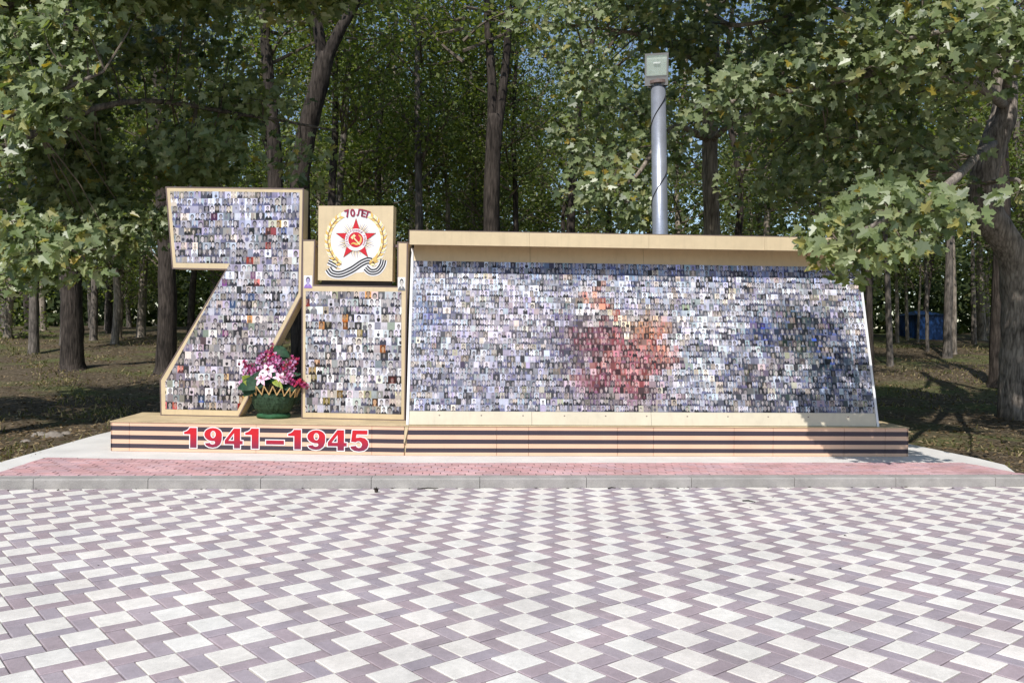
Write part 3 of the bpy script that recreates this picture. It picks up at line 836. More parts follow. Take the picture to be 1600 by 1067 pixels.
def letter(ch, cx, cy, size, rot, mat, lay, bold=.0, name='letter', parent=em):
    cu = bpy.data.curves.new('letter', 'FONT'); cu.body = ch; cu.size = 1; cu.align_x = 'CENTER'; cu.offset = bold
    o = bpy.data.objects.new('letter', cu); COL.objects.link(o)
    dg = bpy.context.evaluated_depsgraph_get(); dg.update()
    me = bpy.data.meshes.new_from_object(o.evaluated_get(dg))
    c, s = math.cos(rot), math.sin(rot)
    v = [e2(cx + size * (p.co.x * c + (p.co.y - .36) * s), cy - size * (-p.co.x * s + (p.co.y - .36) * c), lay) for p in me.vertices]
    f = [tuple(p.vertices) for p in me.polygons]
    bpy.data.objects.remove(o); bpy.data.curves.remove(cu); bpy.data.meshes.remove(me)
    if f: obj(name, v, f, mat, parent)
for ch, cx, cy, r in (('7', 390, 212, -.28), ('0', 444, 206, -.1), ('Л', 516, 206, .1), ('Е', 553, 213, .2), ('Т', 588, 224, .3)):
    letter(ch, cx, cy, 98 if ch in '70' else 88, r, M['p_maroon'], 8, .03)
for i, ch in enumerate('ОТЕЧЕСТВЕННАЯ ВОЙНА'):
    if ch == ' ': continue
    a = math.radians(-218 + i * 13.9)
    letter(ch, 478 + 91 * math.cos(a), 468 + 91 * math.sin(a), 28, a + math.pi / 2, M['p_maroon'], 8.5, .015)

# ---- the long leaning photo wall
pw = thing('photo_wall', 'long leaning wall of small portraits forming a red flame under a tan canopy', 'photo wall', tuple(FR(3.2, .4, PZ1)))
WK = .6 / 2.227
def wn_(z): return .05 + WK * (z - .494)
def wp(s, z, off=0): return FR(s, wn_(z) - off, z)
S0, S1, ZT = .03, 6.406, 3.06
side = [(wn_(.507) + .004, .507), (wn_(ZT) + .004, ZT), (wn_(ZT) + .13, ZT), (wn_(ZT) + .13, .507)]
mb = MB(); mb.prism([FR(S0, n, z) for n, z in side], FR.d * (S1 - S0)); mb.build('body', M['dark_box'], pw)
seams = [S0 + .02] + [s_px(FR, x, 655, .06)[0] for x in (831, 1018, 1196)] + [S1 - .02]
def wall_sheet(name, s0, s1, z0, z1, mat, off, th=.004):
    mb = MB(); mb.prism([wp(s0, z0, off), wp(s1, z0, off), wp(s1, z1, off), wp(s0, z1, off)], FR.n * th); return mb.build(name, mat, pw)
seams2 = [seams[0], seams[1], seams[2], seams[4]]
for a, b in zip(seams2[:-1], seams2[1:]):
    o = wall_sheet('base_panel', a + .002, b - .002, .512, .684, M['cream'], .006, .006)
    wall_sheet('header_panel', a + .002, b - .002, 2.722, 3.045, M['tan'], .006, .006)
mb = MB()
for s in np.arange(.45, 6.3, .555):
    c = wp(s, .63, .0075); mb.box(c - FR.d * .009 - UPZ * .009, FR.d * .018, FR.n * .003, UPZ * .018)
mb.build('bolts', M['lip'], pw)
for s in (S0, S1):
    mb = MB(); mb.prism([wp(s - .016, .508, .008), wp(s + .016, .508, .008), wp(s + .016, 2.90, .008), wp(s - .016, 2.90, .008)], FR.n * .12); mb.build('side_trim', M['white_trim'], pw)
# canopy: fascia panels and a roof sheet back to the wall
ft = [S0 - .012] + [s_px(FR, x, 375, .3)[0] for x in (827, 1014, 1195)] + [S1 + .02]
mb = MB(); mb.box(FR(S0 - .012, .325, 3.050), FR.d * (S1 - S0 + .03), FR.n * (wn_(3.06) + .15 - .325), UPZ * .045); mb.build('canopy_roof', M['tan'], pw)
for a, b in zip(ft[:-1], ft[1:]):
    mb = MB(); mb.box(FR(a + .0015, .30, 2.908), FR.d * (b - a - .003), FR.n * .024, UPZ * .188); mb.build('fascia_panel', M['tan'], pw)
for s in (S0 - .012, S1 + .018):
    mb = MB(); mb.prism([FR(s, .3245, 2.912), FR(s, .3245, 3.049), FR(s, wn_(3.049) - .012, 3.049), FR(s, wn_(2.912) - .012, 2.912)], FR.d * -.004); mb.build('canopy_cheek', M['tan'], pw)
mb = MB(); mb.box(FR(S0 - .016, .296, 3.0965), FR.d * (S1 - S0 + .038), FR.n * .03, UPZ * .007); mb.build('edge_strip', M['lip'], pw)
mb = MB(); mb.box(FR(S0 - .02, .297, 2.908), FR.d * .006, FR.n * .05, UPZ * .187); mb.build('edge_strip', M['lip'], pw)

BLOBS = [  # picture printed across the wall, with some shade painted in: centre, radii (in the picture's own 1600 x 589 units), colour, strength
 (800, 300, 900, 400, (190, 194, 214), 1), (800, 46, 900, 34, (140, 162, 212), .75), (250, 120, 300, 70, (196, 204, 226), .7), (55, 230, 70, 80, (96, 112, 160), .8), (90, 350, 90, 80, (170, 172, 196), .5), (330, 245, 190, 100, (206, 180, 188), .7),  # band along the top: printed sky plus the canopy shadow's blue painted in
 (240, 430, 270, 110, (150, 144, 168), .7), (440, 380, 90, 150, (176, 172, 192), .5), (525, 340, 44, 130, (74, 74, 104), .8), (520, 250, 30, 40, (110, 112, 140), .5), (760, 130, 160, 50, (198, 206, 224), .6),
 (690, 360, 165, 150, (150, 92, 92), .92), (600, 275, 70, 66, (126, 58, 68), .8), (740, 310, 80, 60, (160, 78, 82), .7), (840, 290, 66, 70, (218, 144, 106), .95), (785, 245, 50, 30, (236, 182, 140), .8), (700, 400, 120, 50, (176, 96, 80), .6),
 (845, 370, 56, 66, (196, 122, 108), .85), (760, 450, 120, 60, (176, 100, 96), .85), (630, 440, 100, 60, (128, 76, 84), .8), (700, 500, 170, 36, (150, 124, 126), .7),
 (610, 112, 26, 30, (230, 164, 126), .95), (640, 152, 30, 30, (234, 140, 110), .95), (676, 188, 26, 32, (214, 98, 82), .95), (706, 222, 26, 30, (228, 132, 84), .95), (618, 190, 44, 30, (240, 228, 212), .9),
 (660, 228, 50, 18, (244, 234, 196), .95), (716, 242, 30, 18, (246, 234, 190), .9), (745, 205, 40, 26, (238, 206, 174), .75),
 (1060, 265, 140, 80, (244, 244, 248), .95), (1000, 405, 120, 90, (226, 230, 238), .85), (990, 332, 66, 30, (100, 106, 134), .75), (1180, 262, 70, 56, (60, 74, 126), .95),
 (1240, 306, 90, 40, (80, 88, 126), .8), (1325, 265, 105, 115, (44, 58, 74), 1), (1405, 325, 90, 125, (42, 56, 86), 1), (1090, 385, 48, 40, (72, 80, 116), .88), (1150, 450, 46, 70, (70, 58, 66), .92),  # dark blobs at the right: print with leaf shadow painted into it
 (1215, 375, 60, 44, (146, 128, 118), .75), (1290, 405, 110, 34, (186, 188, 188), .6), (1250, 500, 250, 38, (84, 86, 100), .78), (1330, 320, 50, 40, (96, 106, 60), .6), (1290, 210, 60, 30, (84, 100, 84), .6), (1360, 130, 150, 44, (208, 204, 206), .6), (1490, 190, 50, 90, (196, 192, 198), .7), (1420, 440, 90, 40, (96, 106, 126), .6), (950, 480, 120, 50, (160, 166, 184), .6)]
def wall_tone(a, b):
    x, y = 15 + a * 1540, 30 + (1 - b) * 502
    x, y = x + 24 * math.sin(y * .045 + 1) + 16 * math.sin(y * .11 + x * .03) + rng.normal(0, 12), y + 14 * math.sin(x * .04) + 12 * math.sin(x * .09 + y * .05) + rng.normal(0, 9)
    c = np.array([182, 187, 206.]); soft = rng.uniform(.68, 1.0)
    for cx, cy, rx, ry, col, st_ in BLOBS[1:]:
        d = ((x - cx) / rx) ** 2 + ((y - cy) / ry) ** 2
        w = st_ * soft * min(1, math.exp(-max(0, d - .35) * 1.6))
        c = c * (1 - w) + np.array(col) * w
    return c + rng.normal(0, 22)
rect = convex_lines([(S0 + .022, .688), (S1 - .022, .688), (S1 - .022, 2.719), (S0 + .022, 2.719)])
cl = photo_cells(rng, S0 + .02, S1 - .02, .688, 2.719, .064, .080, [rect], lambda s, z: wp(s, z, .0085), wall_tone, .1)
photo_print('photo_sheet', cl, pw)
mb = MB(); mb.prism([wp(S0 + .02, .686, .006), wp(S1 - .02, .686, .006), wp(S1 - .02, 2.7205, .006), wp(S0 + .02, 2.7205, .006)], FR.n * .006); mb.build('backing_sheet', M['white_trim'], pw)
# ================================================================== lamp post behind the wall
LY = 13.0
lb, lt = at(1037, 560, LY), at(1028.5, 131, LY); lb = np.array([lb[0], LY, 0.03])
ldir = lt - lb
lp = thing('lamp_post', 'grey steel lamp post with one square floodlight rising behind the photo wall', 'lamp post', tuple(lb))
M['steel'] = mat_basic('galvanised_steel', (.36, .385, .45), .36, .5, .16, 3.5, .1, 30, metallic=.5, fine=.08)
M['housing'] = mat_basic('grey_lamp_housing', (.20, .20, .20), .5, .4, .15, 6)
M['rubber'] = mat_basic('black_cable', (.015, .015, .015), .6, .3, .1, 5)
mb = MB(); mb.tube([lb, lb + ldir * .5, lt], [.135, .128, .118], 28); mb.build('pole', M['steel'], lp, True)
mb = MB(); mb.tube([lt - ldir * .004, lt + ldir * .004, lt + ldir * .0041, lt + ldir * .012], [.165, .165, .12, .12], 24); mb.build('collar', M['lip'], lp)
fc = at(1026, 109, LY - .12); rx = np.array([.975, -.20, -.02]); rx /= np.linalg.norm(rx); rn = np.array([-.16, -.96, -.20]); rn -= rx * (rn @ rx); rn /= np.linalg.norm(rn); ru = np.cross(rx, -rn); ru = ru if ru[2] > 0 else -ru
hw, hh = .185, .245
def flp(a, b, c): return fc + rx * a + ru * b + rn * c
mb = MB(); fr_ = [flp(-hw, -hh, 0), flp(hw, -hh, 0), flp(hw, hh, 0), flp(-hw, hh, 0)]; bk_ = [flp(-hw * .8, -hh * .9, -.2), flp(hw * .8, -hh * .9, -.2), flp(hw * .8, hh * .7, -.2), flp(-hw * .8, hh * .7, -.2)]
mb.add(fr_ + bk_, [(3, 2, 1, 0), (4, 5, 6, 7), (0, 1, 5, 4), (1, 2, 6, 5), (2, 3, 7, 6), (3, 0, 4, 7)]); mb.build('housing', M['housing'], lp)
mb = MB()
for a0, a1, b0, b1 in ((-hw, hw, hh - .03, hh), (-hw, hw, -hh, -.095), (-hw, -hw + .025, -.095, hh - .03), (hw - .025, hw, -.095, hh - .03)):
    mb.box(flp(a0, b0, .001), rx * (a1 - a0), ru * (b1 - b0), rn * .02)
mb.build('bezel', M['housing'], lp)
M['reflector'] = mat_basic('lamp_reflector', (.50, .55, .50), .35, .6, .2, 8)
mb = MB(); mb.add([flp(-hw + .025, -.095, .002), flp(hw - .025, -.095, .002), flp(hw - .025, hh - .03, .002), flp(-hw + .025, hh - .03, .002)], [(0, 1, 2, 3)]); mb.build('reflector', M['reflector'], lp)
mb = MB(); mb.tube([flp(-.05, .09, .012), flp(.06, .09, .012)], [.022, .022], 10); mb.build('bulb', M['white_trim'], lp)
gm, nt, N_, L_, P_ = nodes_of('lamp_glass'); P_.inputs['Roughness'].default_value = .08; P_.inputs['Base Color'].default_value = (.5, .6, .54, 1)
tp_ = N_.new('ShaderNodeBsdfTransparent'); ms_ = N_.new('ShaderNodeMixShader'); ms_.inputs[0].default_value = .25; L_.new(tp_.outputs[0], ms_.inputs[1]); L_.new(P_.outputs[0], ms_.inputs[2]); L_.new(ms_.outputs[0], N_['Material Output'].inputs['Surface'])
mb = MB(); mb.box(flp(-hw + .026, -.094, .036), rx * (2 * hw - .052), ru * (hh - .03 + .093), rn * .004); mb.build('glass', gm, lp)
mb = MB(); mb.tube([lt + ldir * .012, flp(0, -hh, -.08)], [.03, .03], 10); mb.build('bracket', M['housing'], lp)
pts = []
for i in range(90):
    t = i / 89; a = t * 2 * math.pi * 2.6 + 2.2; r = .124 + .010 * (1 - t)
    c = lb + ldir * (.42 + .55 * t); pts.append(c + np.array([math.cos(a) * r, math.sin(a) * r, 0]))
mb = MB(); mb.tube(pts, [.007] * 90, 6); mb.build('cable', M['rubber'], lp)

# ================================================================== flower basket on the plinth
bc = at_z(430, 652, PZ1) + np.array([0, -.06, 0]); bc[2] = PZ1
bk = thing('flower_basket', 'green woven basket of pink lilies and magenta sprays standing beside the 7', 'flower basket', tuple(bc))
PXM = bc[1] / CAM_F                       # metres per photo pixel at the basket
M['weave'] = mat_basic('green_weave', (.030, .060, .032), .8, .3, .5, 30, .5, 60)
M['basket_band'] = mat_basic('green_felt', (.03, .10, .045), .8, .2, .3, 20)
M['straw'] = mat_basic('straw', lin(206, 172, 120), .6, .3, .15, 20)
def plant(name, c, rough=.45, tr=.25):
    m, nt, N, L, P = nodes_of(name); P.inputs['Roughness'].default_value = rough; P.inputs['Specular IOR Level'].default_value = .25
    tc = N.new('ShaderNodeTexCoord'); n = N.new('ShaderNodeTexNoise'); n.inputs['Scale'].default_value = 28; n.inputs['Detail'].default_value = 3; L.new(tc.outputs['Object'], n.inputs['Vector'])
    rp = N.new('ShaderNodeValToRGB'); rp.color_ramp.elements[0].position = .35; rp.color_ramp.elements[1].position = .66
    rp.color_ramp.elements[0].color = (*np.array(c[0]), 1); rp.color_ramp.elements[1].color = (*np.array(c[1]), 1)
    L.new(n.outputs['Fac'], rp.inputs['Fac']); L.new(rp.outputs[0], P.inputs['Base Color'])
    return m
M['petal_pink'] = plant('pink_petal', (lin(214, 140, 190), lin(244, 214, 236))); M['petal_white'] = plant('white_petal', (lin(226, 170, 200), lin(250, 240, 246)))
M['magenta'] = plant('magenta_blossom', (lin(120, 24, 74), lin(200, 84, 140))); M['mauve'] = plant('mauve_blossom', (lin(184, 120, 172), lin(232, 196, 226))); M['crimson'] = plant('crimson_blossom', (lin(130, 10, 50), lin(214, 60, 96)))
M['bleaf'] = plant('basket_leaf', ((.006, .03, .012), (.018, .065, .028)), .6); M['bleaf2'] = plant('lime_leaf', ((.16, .22, .03), (.30, .34, .06)))
def bpt(px, py, dy=0): return bc + np.array([(px - 430) * PXM, dy, (651 - py) * PXM])
# bowl: shaggy woven sides
mb = MB(); rings = []
prof = [(0, .17), (.03, .20), (.06, .215), (.07, .20), (.14, .255), (.22, .285), (.30, .30), (.36, .29)]
ns = 40
v = []
for z, r in prof:
    for k in range(ns):
        a = 2 * math.pi * k / ns; rr = r * (1 + .03 * (k % 2) + random.uniform(-.02, .02)); v.append(bc + np.array([rr * math.cos(a), rr * .8 * math.sin(a), z + random.uniform(-.004, .004)]))
f = [tuple(range(ns - 1, -1, -1))]
for i in range(len(prof) - 1):
    for k in range(ns): f.append((i * ns + k, i * ns + (k + 1) % ns, (i + 1) * ns + (k + 1) % ns, (i + 1) * ns + k))
mb.add(v, f); bowl = mb.build('bowl', M['weave'], bk)
mb = MB()
for i in range(900):
    a = random.uniform(0, 2 * math.pi); z = random.uniform(.07, .35); j = np.interp(z, [p[0] for p in prof], [p[1] for p in prof])
    p = bc + np.array([j * math.cos(a), j * .8 * math.sin(a), z]); out = np.array([math.cos(a), math.sin(a), random.uniform(-.2, .8)]); t = np.array([-math.sin(a), math.cos(a), random.uniform(-.5, .5)])
    q = p + out * random.uniform(.015, .04) + t * random.uniform(-.02, .02); mb.add([p + t * .004, p - t * .004, q], [(0, 1, 2)])
mb.build('bristles', M['weave'], bk)
mb = MB(); mb.tube([bc + np.array([.205 * math.cos(a), .165 * math.sin(a), .035 + .006 * math.sin(5 * a)]) for a in np.linspace(0, 2 * math.pi, 33)], [.034] * 33, 8, False); mb.build('foot_band', M['basket_band'], bk, True)
# zigzag of straw sticks round the rim
nst = 38
for i in range(nst):
    a0, a1 = 2 * math.pi * i / nst, 2 * math.pi * (i + 1) / nst
    z0, z1 = (.345, .465) if i % 2 else (.465, .345); r0, r1 = (.315, .37) if i % 2 else (.37, .315)
    mb = MB(); mb.tube([bc + np.array([r0 * math.cos(a0), r0 * .8 * math.sin(a0), z0 - .05 * math.cos(a0) ** 2]), bc + np.array([r1 * math.cos(a1), r1 * .8 * math.sin(a1), z1 - .05 * math.cos(a1) ** 2])], [.0085, .0085], 6); mb.build('straw_stick', M['straw'], bk)
def blade_leaf(p0, p1, w, mat, up=np.array([0, 0, 1.]), name='leaf', droop=.0, fold=.12):
    p0, p1 = np.array(p0), np.array(p1); d = p1 - p0; Ln = np.linalg.norm(d); t = d / Ln
    sd = np.cross(t, np.array([0, -1., .35])); sd /= np.linalg.norm(sd); nn = np.cross(sd, t)
    v = []; n = 8
    for i in range(n + 1):
        s = i / n; ww = w * math.sin(math.pi * min(1, s * .92 + .06)) ** .8; c = p0 + d * s + nn * (.10 * Ln * math.sin(math.pi * s)) - UPZ * droop * s * s
        v += [c - sd * ww + nn * fold * ww, c - nn * .0, c + sd * ww + nn * fold * ww]
    f = []
    for i in range(n):
        a = 3 * i; f += [(a, a + 1, a + 4, a + 3), (a + 1, a + 2, a + 5, a + 4)]
    return obj(name, v, f, mat, bk, True)
for x0, y0, x1, y1, w, m_, dy in ((430, 575, 390, 615, 15, 'bleaf', -.2), (428, 590, 382, 603, 13, 'bleaf', -.24), (408, 590, 384, 610, 10, 'bleaf', -.12), (395, 600, 392, 575, 8, 'bleaf', -.1), (402, 596, 388, 584, 9, 'bleaf2', -.22), (405, 598, 391, 592, 6, 'bleaf2', -.25),
                                 (436, 588, 449, 599, 5, 'bleaf2', -.27), (440, 588, 455, 602, 4, 'bleaf2', -.26), (445, 594, 470, 606, 9, 'bleaf', -.1), (432, 595, 428, 570, 10, 'bleaf', -.2), (425, 593, 440, 576, 11, 'bleaf', -.2),
                                 (428, 556, 457, 552, 9, 'bleaf', -.05), (432, 538, 458, 553, 9, 'bleaf', -.08), (406, 562, 398, 580, 8, 'bleaf', -.1), (404, 556, 409, 548, 6, 'bleaf', .02), (450, 585, 478, 580, 5, 'bleaf', -.1)):
    blade_leaf(bpt(x0, y0, dy * .6), bpt(x1, y1, dy), w * PXM * .9, M[m_])
def lily(px, py, dy, R, mat, face=(-.15, -.85, .4)):
    c = bpt(px, py, dy); n = np.array(face, float); n /= np.linalg.norm(n); a = np.cross(n, [0, 0, 1.]); a /= np.linalg.norm(a); b = np.cross(a, n)
    mb = MB()
    for k in range(6):
        th = math.pi * k / 3 + random.uniform(-.1, .1); d = a * math.cos(th) + b * math.sin(th); s = np.cross(n, d); RR = R * (1 if k % 2 else .92)
        v = []
        for i in range(7):
            t = i / 6; w = RR * .23 * math.sin(math.pi * min(1, t * .9 + .08)); q = c + d * (RR * t) + n * (RR * (.5 * t - .62 * t * t)); v += [q - s * w, q + n * -.12 * w, q + s * w]
        mb.add(v, [q for i in range(6) for q in ((3 * i, 3 * i + 1, 3 * i + 4, 3 * i + 3), (3 * i + 1, 3 * i + 2, 3 * i + 5, 3 * i + 4))])
    o = mb.build('lily', mat, bk, True)
    mb = MB()
    for k in range(6):
        th = math.pi * k / 3 + .5; d = a * math.cos(th) + b * math.sin(th); mb.tube([c + n * .01, c + d * R * .22 + n * R * .5], [.003, .005], 5)
    mb.build('stamen', M['crimson'], o)
lily(420, 587, -.22, .125, M['petal_white']); lily(429, 575, -.20, .125, M['petal_white'], (.1, -.85, .45)); lily(447, 586, -.18, .11, M['petal_white'], (.45, -.75, .35)); lily(409, 588, -.17, .075, M['petal_pink'], (-.4, -.8, .2)); lily(387, 602, -.12, .07, M['petal_white'], (-.6, -.7, .1))
def spray(path, n, r, mats, spread):
    P_ = smooth([bpt(*p) for p in path], 5) if False else [bpt(*p) for p in path]
    mb = MB(); mi = []
    for i in range(int(n * 1.8)):
        t = random.random() * (len(P_) - 1); k = min(int(t), len(P_) - 2); c = P_[k] + (P_[k + 1] - P_[k]) * (t - k) + RNG.normal(0, spread, 3)
        rr = r * random.uniform(.5, 1.0); a = RNG.normal(0, 1, 3); a[1] -= 1.2; a /= np.linalg.norm(a); u = np.cross(a, [0, 0, 1.]); u /= np.linalg.norm(u); w = np.cross(a, u); m_ = random.randrange(len(mats))
        for q in range(5):
            th = 2 * math.pi * q / 5; d = u * math.cos(th) + w * math.sin(th); e = u * math.cos(th + .5) + w * math.sin(th + .5); g = u * math.cos(th - .5) + w * math.sin(th - .5)
            mb.add([c, c + g * rr * .7 + a * rr * .3, c + d * rr + a * rr * .35, c + e * rr * .7 + a * rr * .3], [(0, 1, 2, 3)], m_)
    mb.build('blossom_spray', [M[m_] for m_ in mats], bk)
    mb = MB(); mb.tube(P_, [.004] * len(P_), 5); mb.build('stem', M['bleaf'], bk)
spray([(424, 590, -.05), (424, 565, -.05), (427, 535, -.02)], 80, .028, ('magenta', 'crimson'), .022)
spray([(420, 590, -.1), (400, 575, -.1), (383, 562, -.08)], 70, .028, ('magenta', 'crimson', 'magenta'), .022)
spray([(410, 588, -.12), (405, 578, -.14), (398, 570, -.14)], 50, .026, ('magenta', 'mauve'), .03)
spray([(418, 572, -.1), (436, 558, -.08), (448, 562, -.08)], 90, .030, ('mauve', 'magenta', 'petal_pink'), .035)
spray([(440, 580, -.1), (456, 568, -.08), (468, 556, -.02)], 80, .028, ('crimson', 'magenta', 'mauve'), .026)
spray([(445, 585, -.14), (464, 592, -.12), (480, 594, -.1), (488, 600, -.1)], 80, .026, ('magenta', 'crimson'), .022)
spray([(452, 590, -.16), (460, 582, -.14), (464, 575, -.1)], 50, .026, ('mauve', 'petal_pink', 'magenta'), .028)
spray([(428, 585, -.12), (436, 568, -.1), (440, 548, -.04)], 60, .028, ('magenta', 'mauve', 'petal_pink'), .03)
spray([(414, 580, -.12), (410, 562, -.1), (414, 548, -.04)], 50, .028, ('mauve', 'magenta'), .03)
spray([(398, 594, -.14), (390, 584, -.12), (386, 574, -.08)], 36, .024, ('mauve', 'petal_pink', 'magenta'), .024)
spray([(408, 590, -.1), (390, 592, -.1), (378, 598, -.06)], 30, .024, ('petal_pink', 'mauve'), .022)

# ================================================================== small litter on the paving
def clump(px, py, r, mat, name, label, cat):
    p = at_z(px, py, 0); mb = MB(); n = 7
    t = thing(name, label, cat, (p[0], p[1], 0)); 
    for k in range(26):
        a = random.uniform(0, 2 * math.pi); e = random.uniform(.1, 1.2); d = np.array([math.cos(a) * math.cos(e), math.sin(a) * math.cos(e), math.sin(e)]); u = np.cross(d, [0, 0, 1.]); c = np.array([p[0], p[1], r * .45]) + d * r * .35
        mb.add([c - u * r * .22, c + d * r * .5, c + u * r * .22, c + UPZ * r * .12], [(0, 1, 2), (0, 1, 3), (1, 2, 3)])
    mb.tube([(p[0], p[1], .001), (p[0], p[1], r * .5), (p[0], p[1], r * .95)], [r * .35, r * .45, r * .12], 8); mb.build('scales', mat, t)
clump(588, 769, .05, M['bark_dark'], 'pine_cone', 'dark pine cone lying on the paving below the kerb', 'pine cone')
def twig_at(a, b, label, r=.006):
    pa, pb = at_z(*a, 0), at_z(*b, 0); pa[2] = pb[2] = r + .002; t = thing('twig', label, 'twig', tuple(pa))
    mid = (pa + pb) / 2 + np.array([.0, .02, .004]); mb = MB(); mb.tube([pa, mid, pb], [r, r * 1.2, r * .6], 6); mb.build('stick', M['bark_dark'], t)
twig_at((652, 764.5), (685, 763.5), 'long dark twig lying along the foot of the kerb', .005)
twig_at((950, 763.5), (962, 763), 'short dark twig at the foot of the kerb near the middle', .005)
twig_at((1160, 783), (1180, 785), 'thin dark twig on the paving in front of the striped plinth', .006)
# ================================================================== foliage tools
def fast_mesh(name, verts, faces, mat, attr=None):
    me = bpy.data.meshes.new(name); faces = np.asarray(faces, np.int32); F, k = faces.shape
    me.vertices.add(len(verts)); me.vertices.foreach_set('co', np.asarray(verts, np.float32).ravel())
    me.loops.add(F * k); me.loops.foreach_set('vertex_index', faces.ravel())
    me.polygons.add(F); me.polygons.foreach_set('loop_start', np.arange(0, F * k, k, dtype=np.int32))
    me.update(calc_edges=True); me.validate()
    me.materials.append(mat)
    for an, vals in (attr or {}).items():
        a = me.attributes.new(an, 'FLOAT', 'FACE'); a.data.foreach_set('value', np.asarray(vals, np.float32))
    return me
HALF = np.array([(0, 0), (.30, -.10), (.26, .09), (.53, .13), (.42, .25), (.60, .50), (.38, .46), (.20, .52), (.25, .74), (0, 1.0)])
def leaf_pts(fold=.16):
    r = np.c_[HALF, np.abs(HALF[:, 0]) * fold - .10 * HALF[:, 1] ** 2]; l = r * [-1, 1, 1]
    return np.concatenate([r, l[::-1]])     # 20 verts, two 10-gons
LP0 = leaf_pts()
def unit(a): return a / np.maximum(np.linalg.norm(a, axis=-1, keepdims=True), 1e-9)
def leaf_frames(n, rng, outward, up=(-.10, -.80, .48), wild=.40):
    nn = unit(np.asarray(up) + rng.normal(0, wild, (n, 3)))
    tip = outward * .8 + rng.normal(0, .55, (n, 3)) + [0, 0, -.45]
    tip = unit(tip - nn * np.sum(tip * nn, 1, keepdims=True)); sd = np.cross(tip, nn)
    return sd, tip, nn
def maple_mesh(name, pos, frames, size, rnd, org):
    sd, tip, nn = frames; n = len(pos)
    cr = np.random.default_rng(n); curl = cr.gamma(2.0, .8, n)[:, None, None]; wd = cr.uniform(.78, 1.12, n)[:, None, None]; tw = cr.normal(0, .16, n)[:, None, None]
    V = pos[:, None] - org + size[:, None, None] * ((LP0[None, :, 0:1] * wd + tw * LP0[None, :, 1:2] ** 2) * sd[:, None] + (LP0[None, :, 1:2]) * tip[:, None] + (curl * LP0[None, :, 2:3]) * nn[:, None])
    F = (np.arange(n)[:, None, None] * 20 + np.array([np.arange(10), np.arange(10, 20)])[None]).reshape(-1, 10)
    return fast_mesh(name, V.reshape(-1, 3), F, M['maple'], {'leaf_rand': np.repeat(rnd, 2)})
LEAF_ME = []
for i, rv in enumerate((.08, .3, .45, .6, .75, .88, .97)):
    LEAF_ME.append(fast_mesh('leaf', leaf_pts(.06 + .07 * i) * [1 - .03 * i, 1, 1 + .2 * (i % 3)], np.array([np.arange(10), np.arange(10, 20)]), M['maple'], {'leaf_rand': [rv, rv]}))

def maple(name, label, trunk, trad, limbs, clusters, bark, seed, size=(.15, .20), single=300, group=None):
    """trunk: world points; limbs: lists of world points; clusters: (centre, radius, leaf count)"""
    rng = np.random.default_rng(seed); clusters = [c for c in clusters if not hits_board(c[0], c[1])]
    t = thing(name, label, 'tree', tuple(trunk[0]), group); org = ORG[t]
    mb = MB(); P_ = smooth3(trunk, 5); R_ = np.interp(np.linspace(0, 1, len(P_)), np.linspace(0, 1, len(trad)), trad); mb.tube(P_, R_, 14, jit=.06); mb.build('trunk', bark, t, True)
    nodes = [np.array(p) for p in trunk[2:]]
    for lm, r0 in limbs:
        mb = MB(); P_ = smooth3(lm, 5); mb.tube(P_, np.linspace(r0, r0 * .25, len(P_)), 8, jit=.05); mb.build('limb', bark, t, True); nodes += P_[2:]
    nd = np.array(nodes); mb = MB()
    for c, r, n in clusters:
        c = np.array(c); d = np.linalg.norm(nd - c, axis=1); p = nd[np.argmin(d)]
        if .05 < np.linalg.norm(c - p) < 2.0:
            mid = (c + p) / 2 + rng.normal(0, .06, 3) * min(1, np.linalg.norm(c - p)) + [0, 0, .04]
            mb.tube([p, mid, c], [.016, .011, .005], 5)
        for k in range(5):
            q = c + rng.normal(0, 1, 3) * r * [.6, .6, .4]; mb.tube([c + (p - c) * .15 * k / 5, (c + q) / 2 + rng.normal(0, .03, 3), q], [.006, .0045, .002], 4)
    o = mb.build('twigs', M['twig'], t); o['kind'] = 'stuff'
    pos, out = [], []
    for c, r, n in clusters:
        n = int(n * 1.5); g = rng.normal(0, 1, (n, 3)); g = g / np.maximum(1, np.linalg.norm(g, axis=1, keepdims=True) / 1.9); pos.append(np.array(c) + g * r * [.62, .62, .42]); out.append(unit(g * [1, 1, .2]))
    pos = np.concatenate(pos); out = np.concatenate(out); n = len(pos)
    fr = leaf_frames(n, rng, out); sz = rng.uniform(size[0], size[1], n) * np.where(rng.random(n) < .2, .7, 1); rnd = rng.random(n)
    # the largest ones in view stand as leaves of their own
    d = pos - C_O; w = d @ C_FWD; vis = (w > 1) & (np.abs(d @ C_R / w) < 805 / CAM_F) & (np.abs(d @ C_U / w) < 538 / CAM_F)
    app = np.where(vis, sz / np.maximum(w, 1), 0) * (.35 + np.abs(np.sum(fr[2] * unit(d), 1))); own = np.zeros(n, bool); own[np.argsort(-app)[:single]] = True; own &= vis
    for i in np.nonzero(own)[0]:
        lo = link('leaf', LEAF_ME[min(6, int(rnd[i] * 7))], t); m_ = np.eye(4); m_[:3, 0] = fr[0][i] * sz[i]; m_[:3, 1] = fr[1][i] * sz[i]; m_[:3, 2] = fr[2][i] * sz[i]; m_[:3, 3] = pos[i] - org
        lo.matrix_basis = Matrix(m_.tolist())
    k = ~own
    me = maple_mesh('crown', pos[k], [a[k] for a in fr], sz[k], rnd[k], org); o = link('crown', me, t); o['kind'] = 'stuff'
    return t

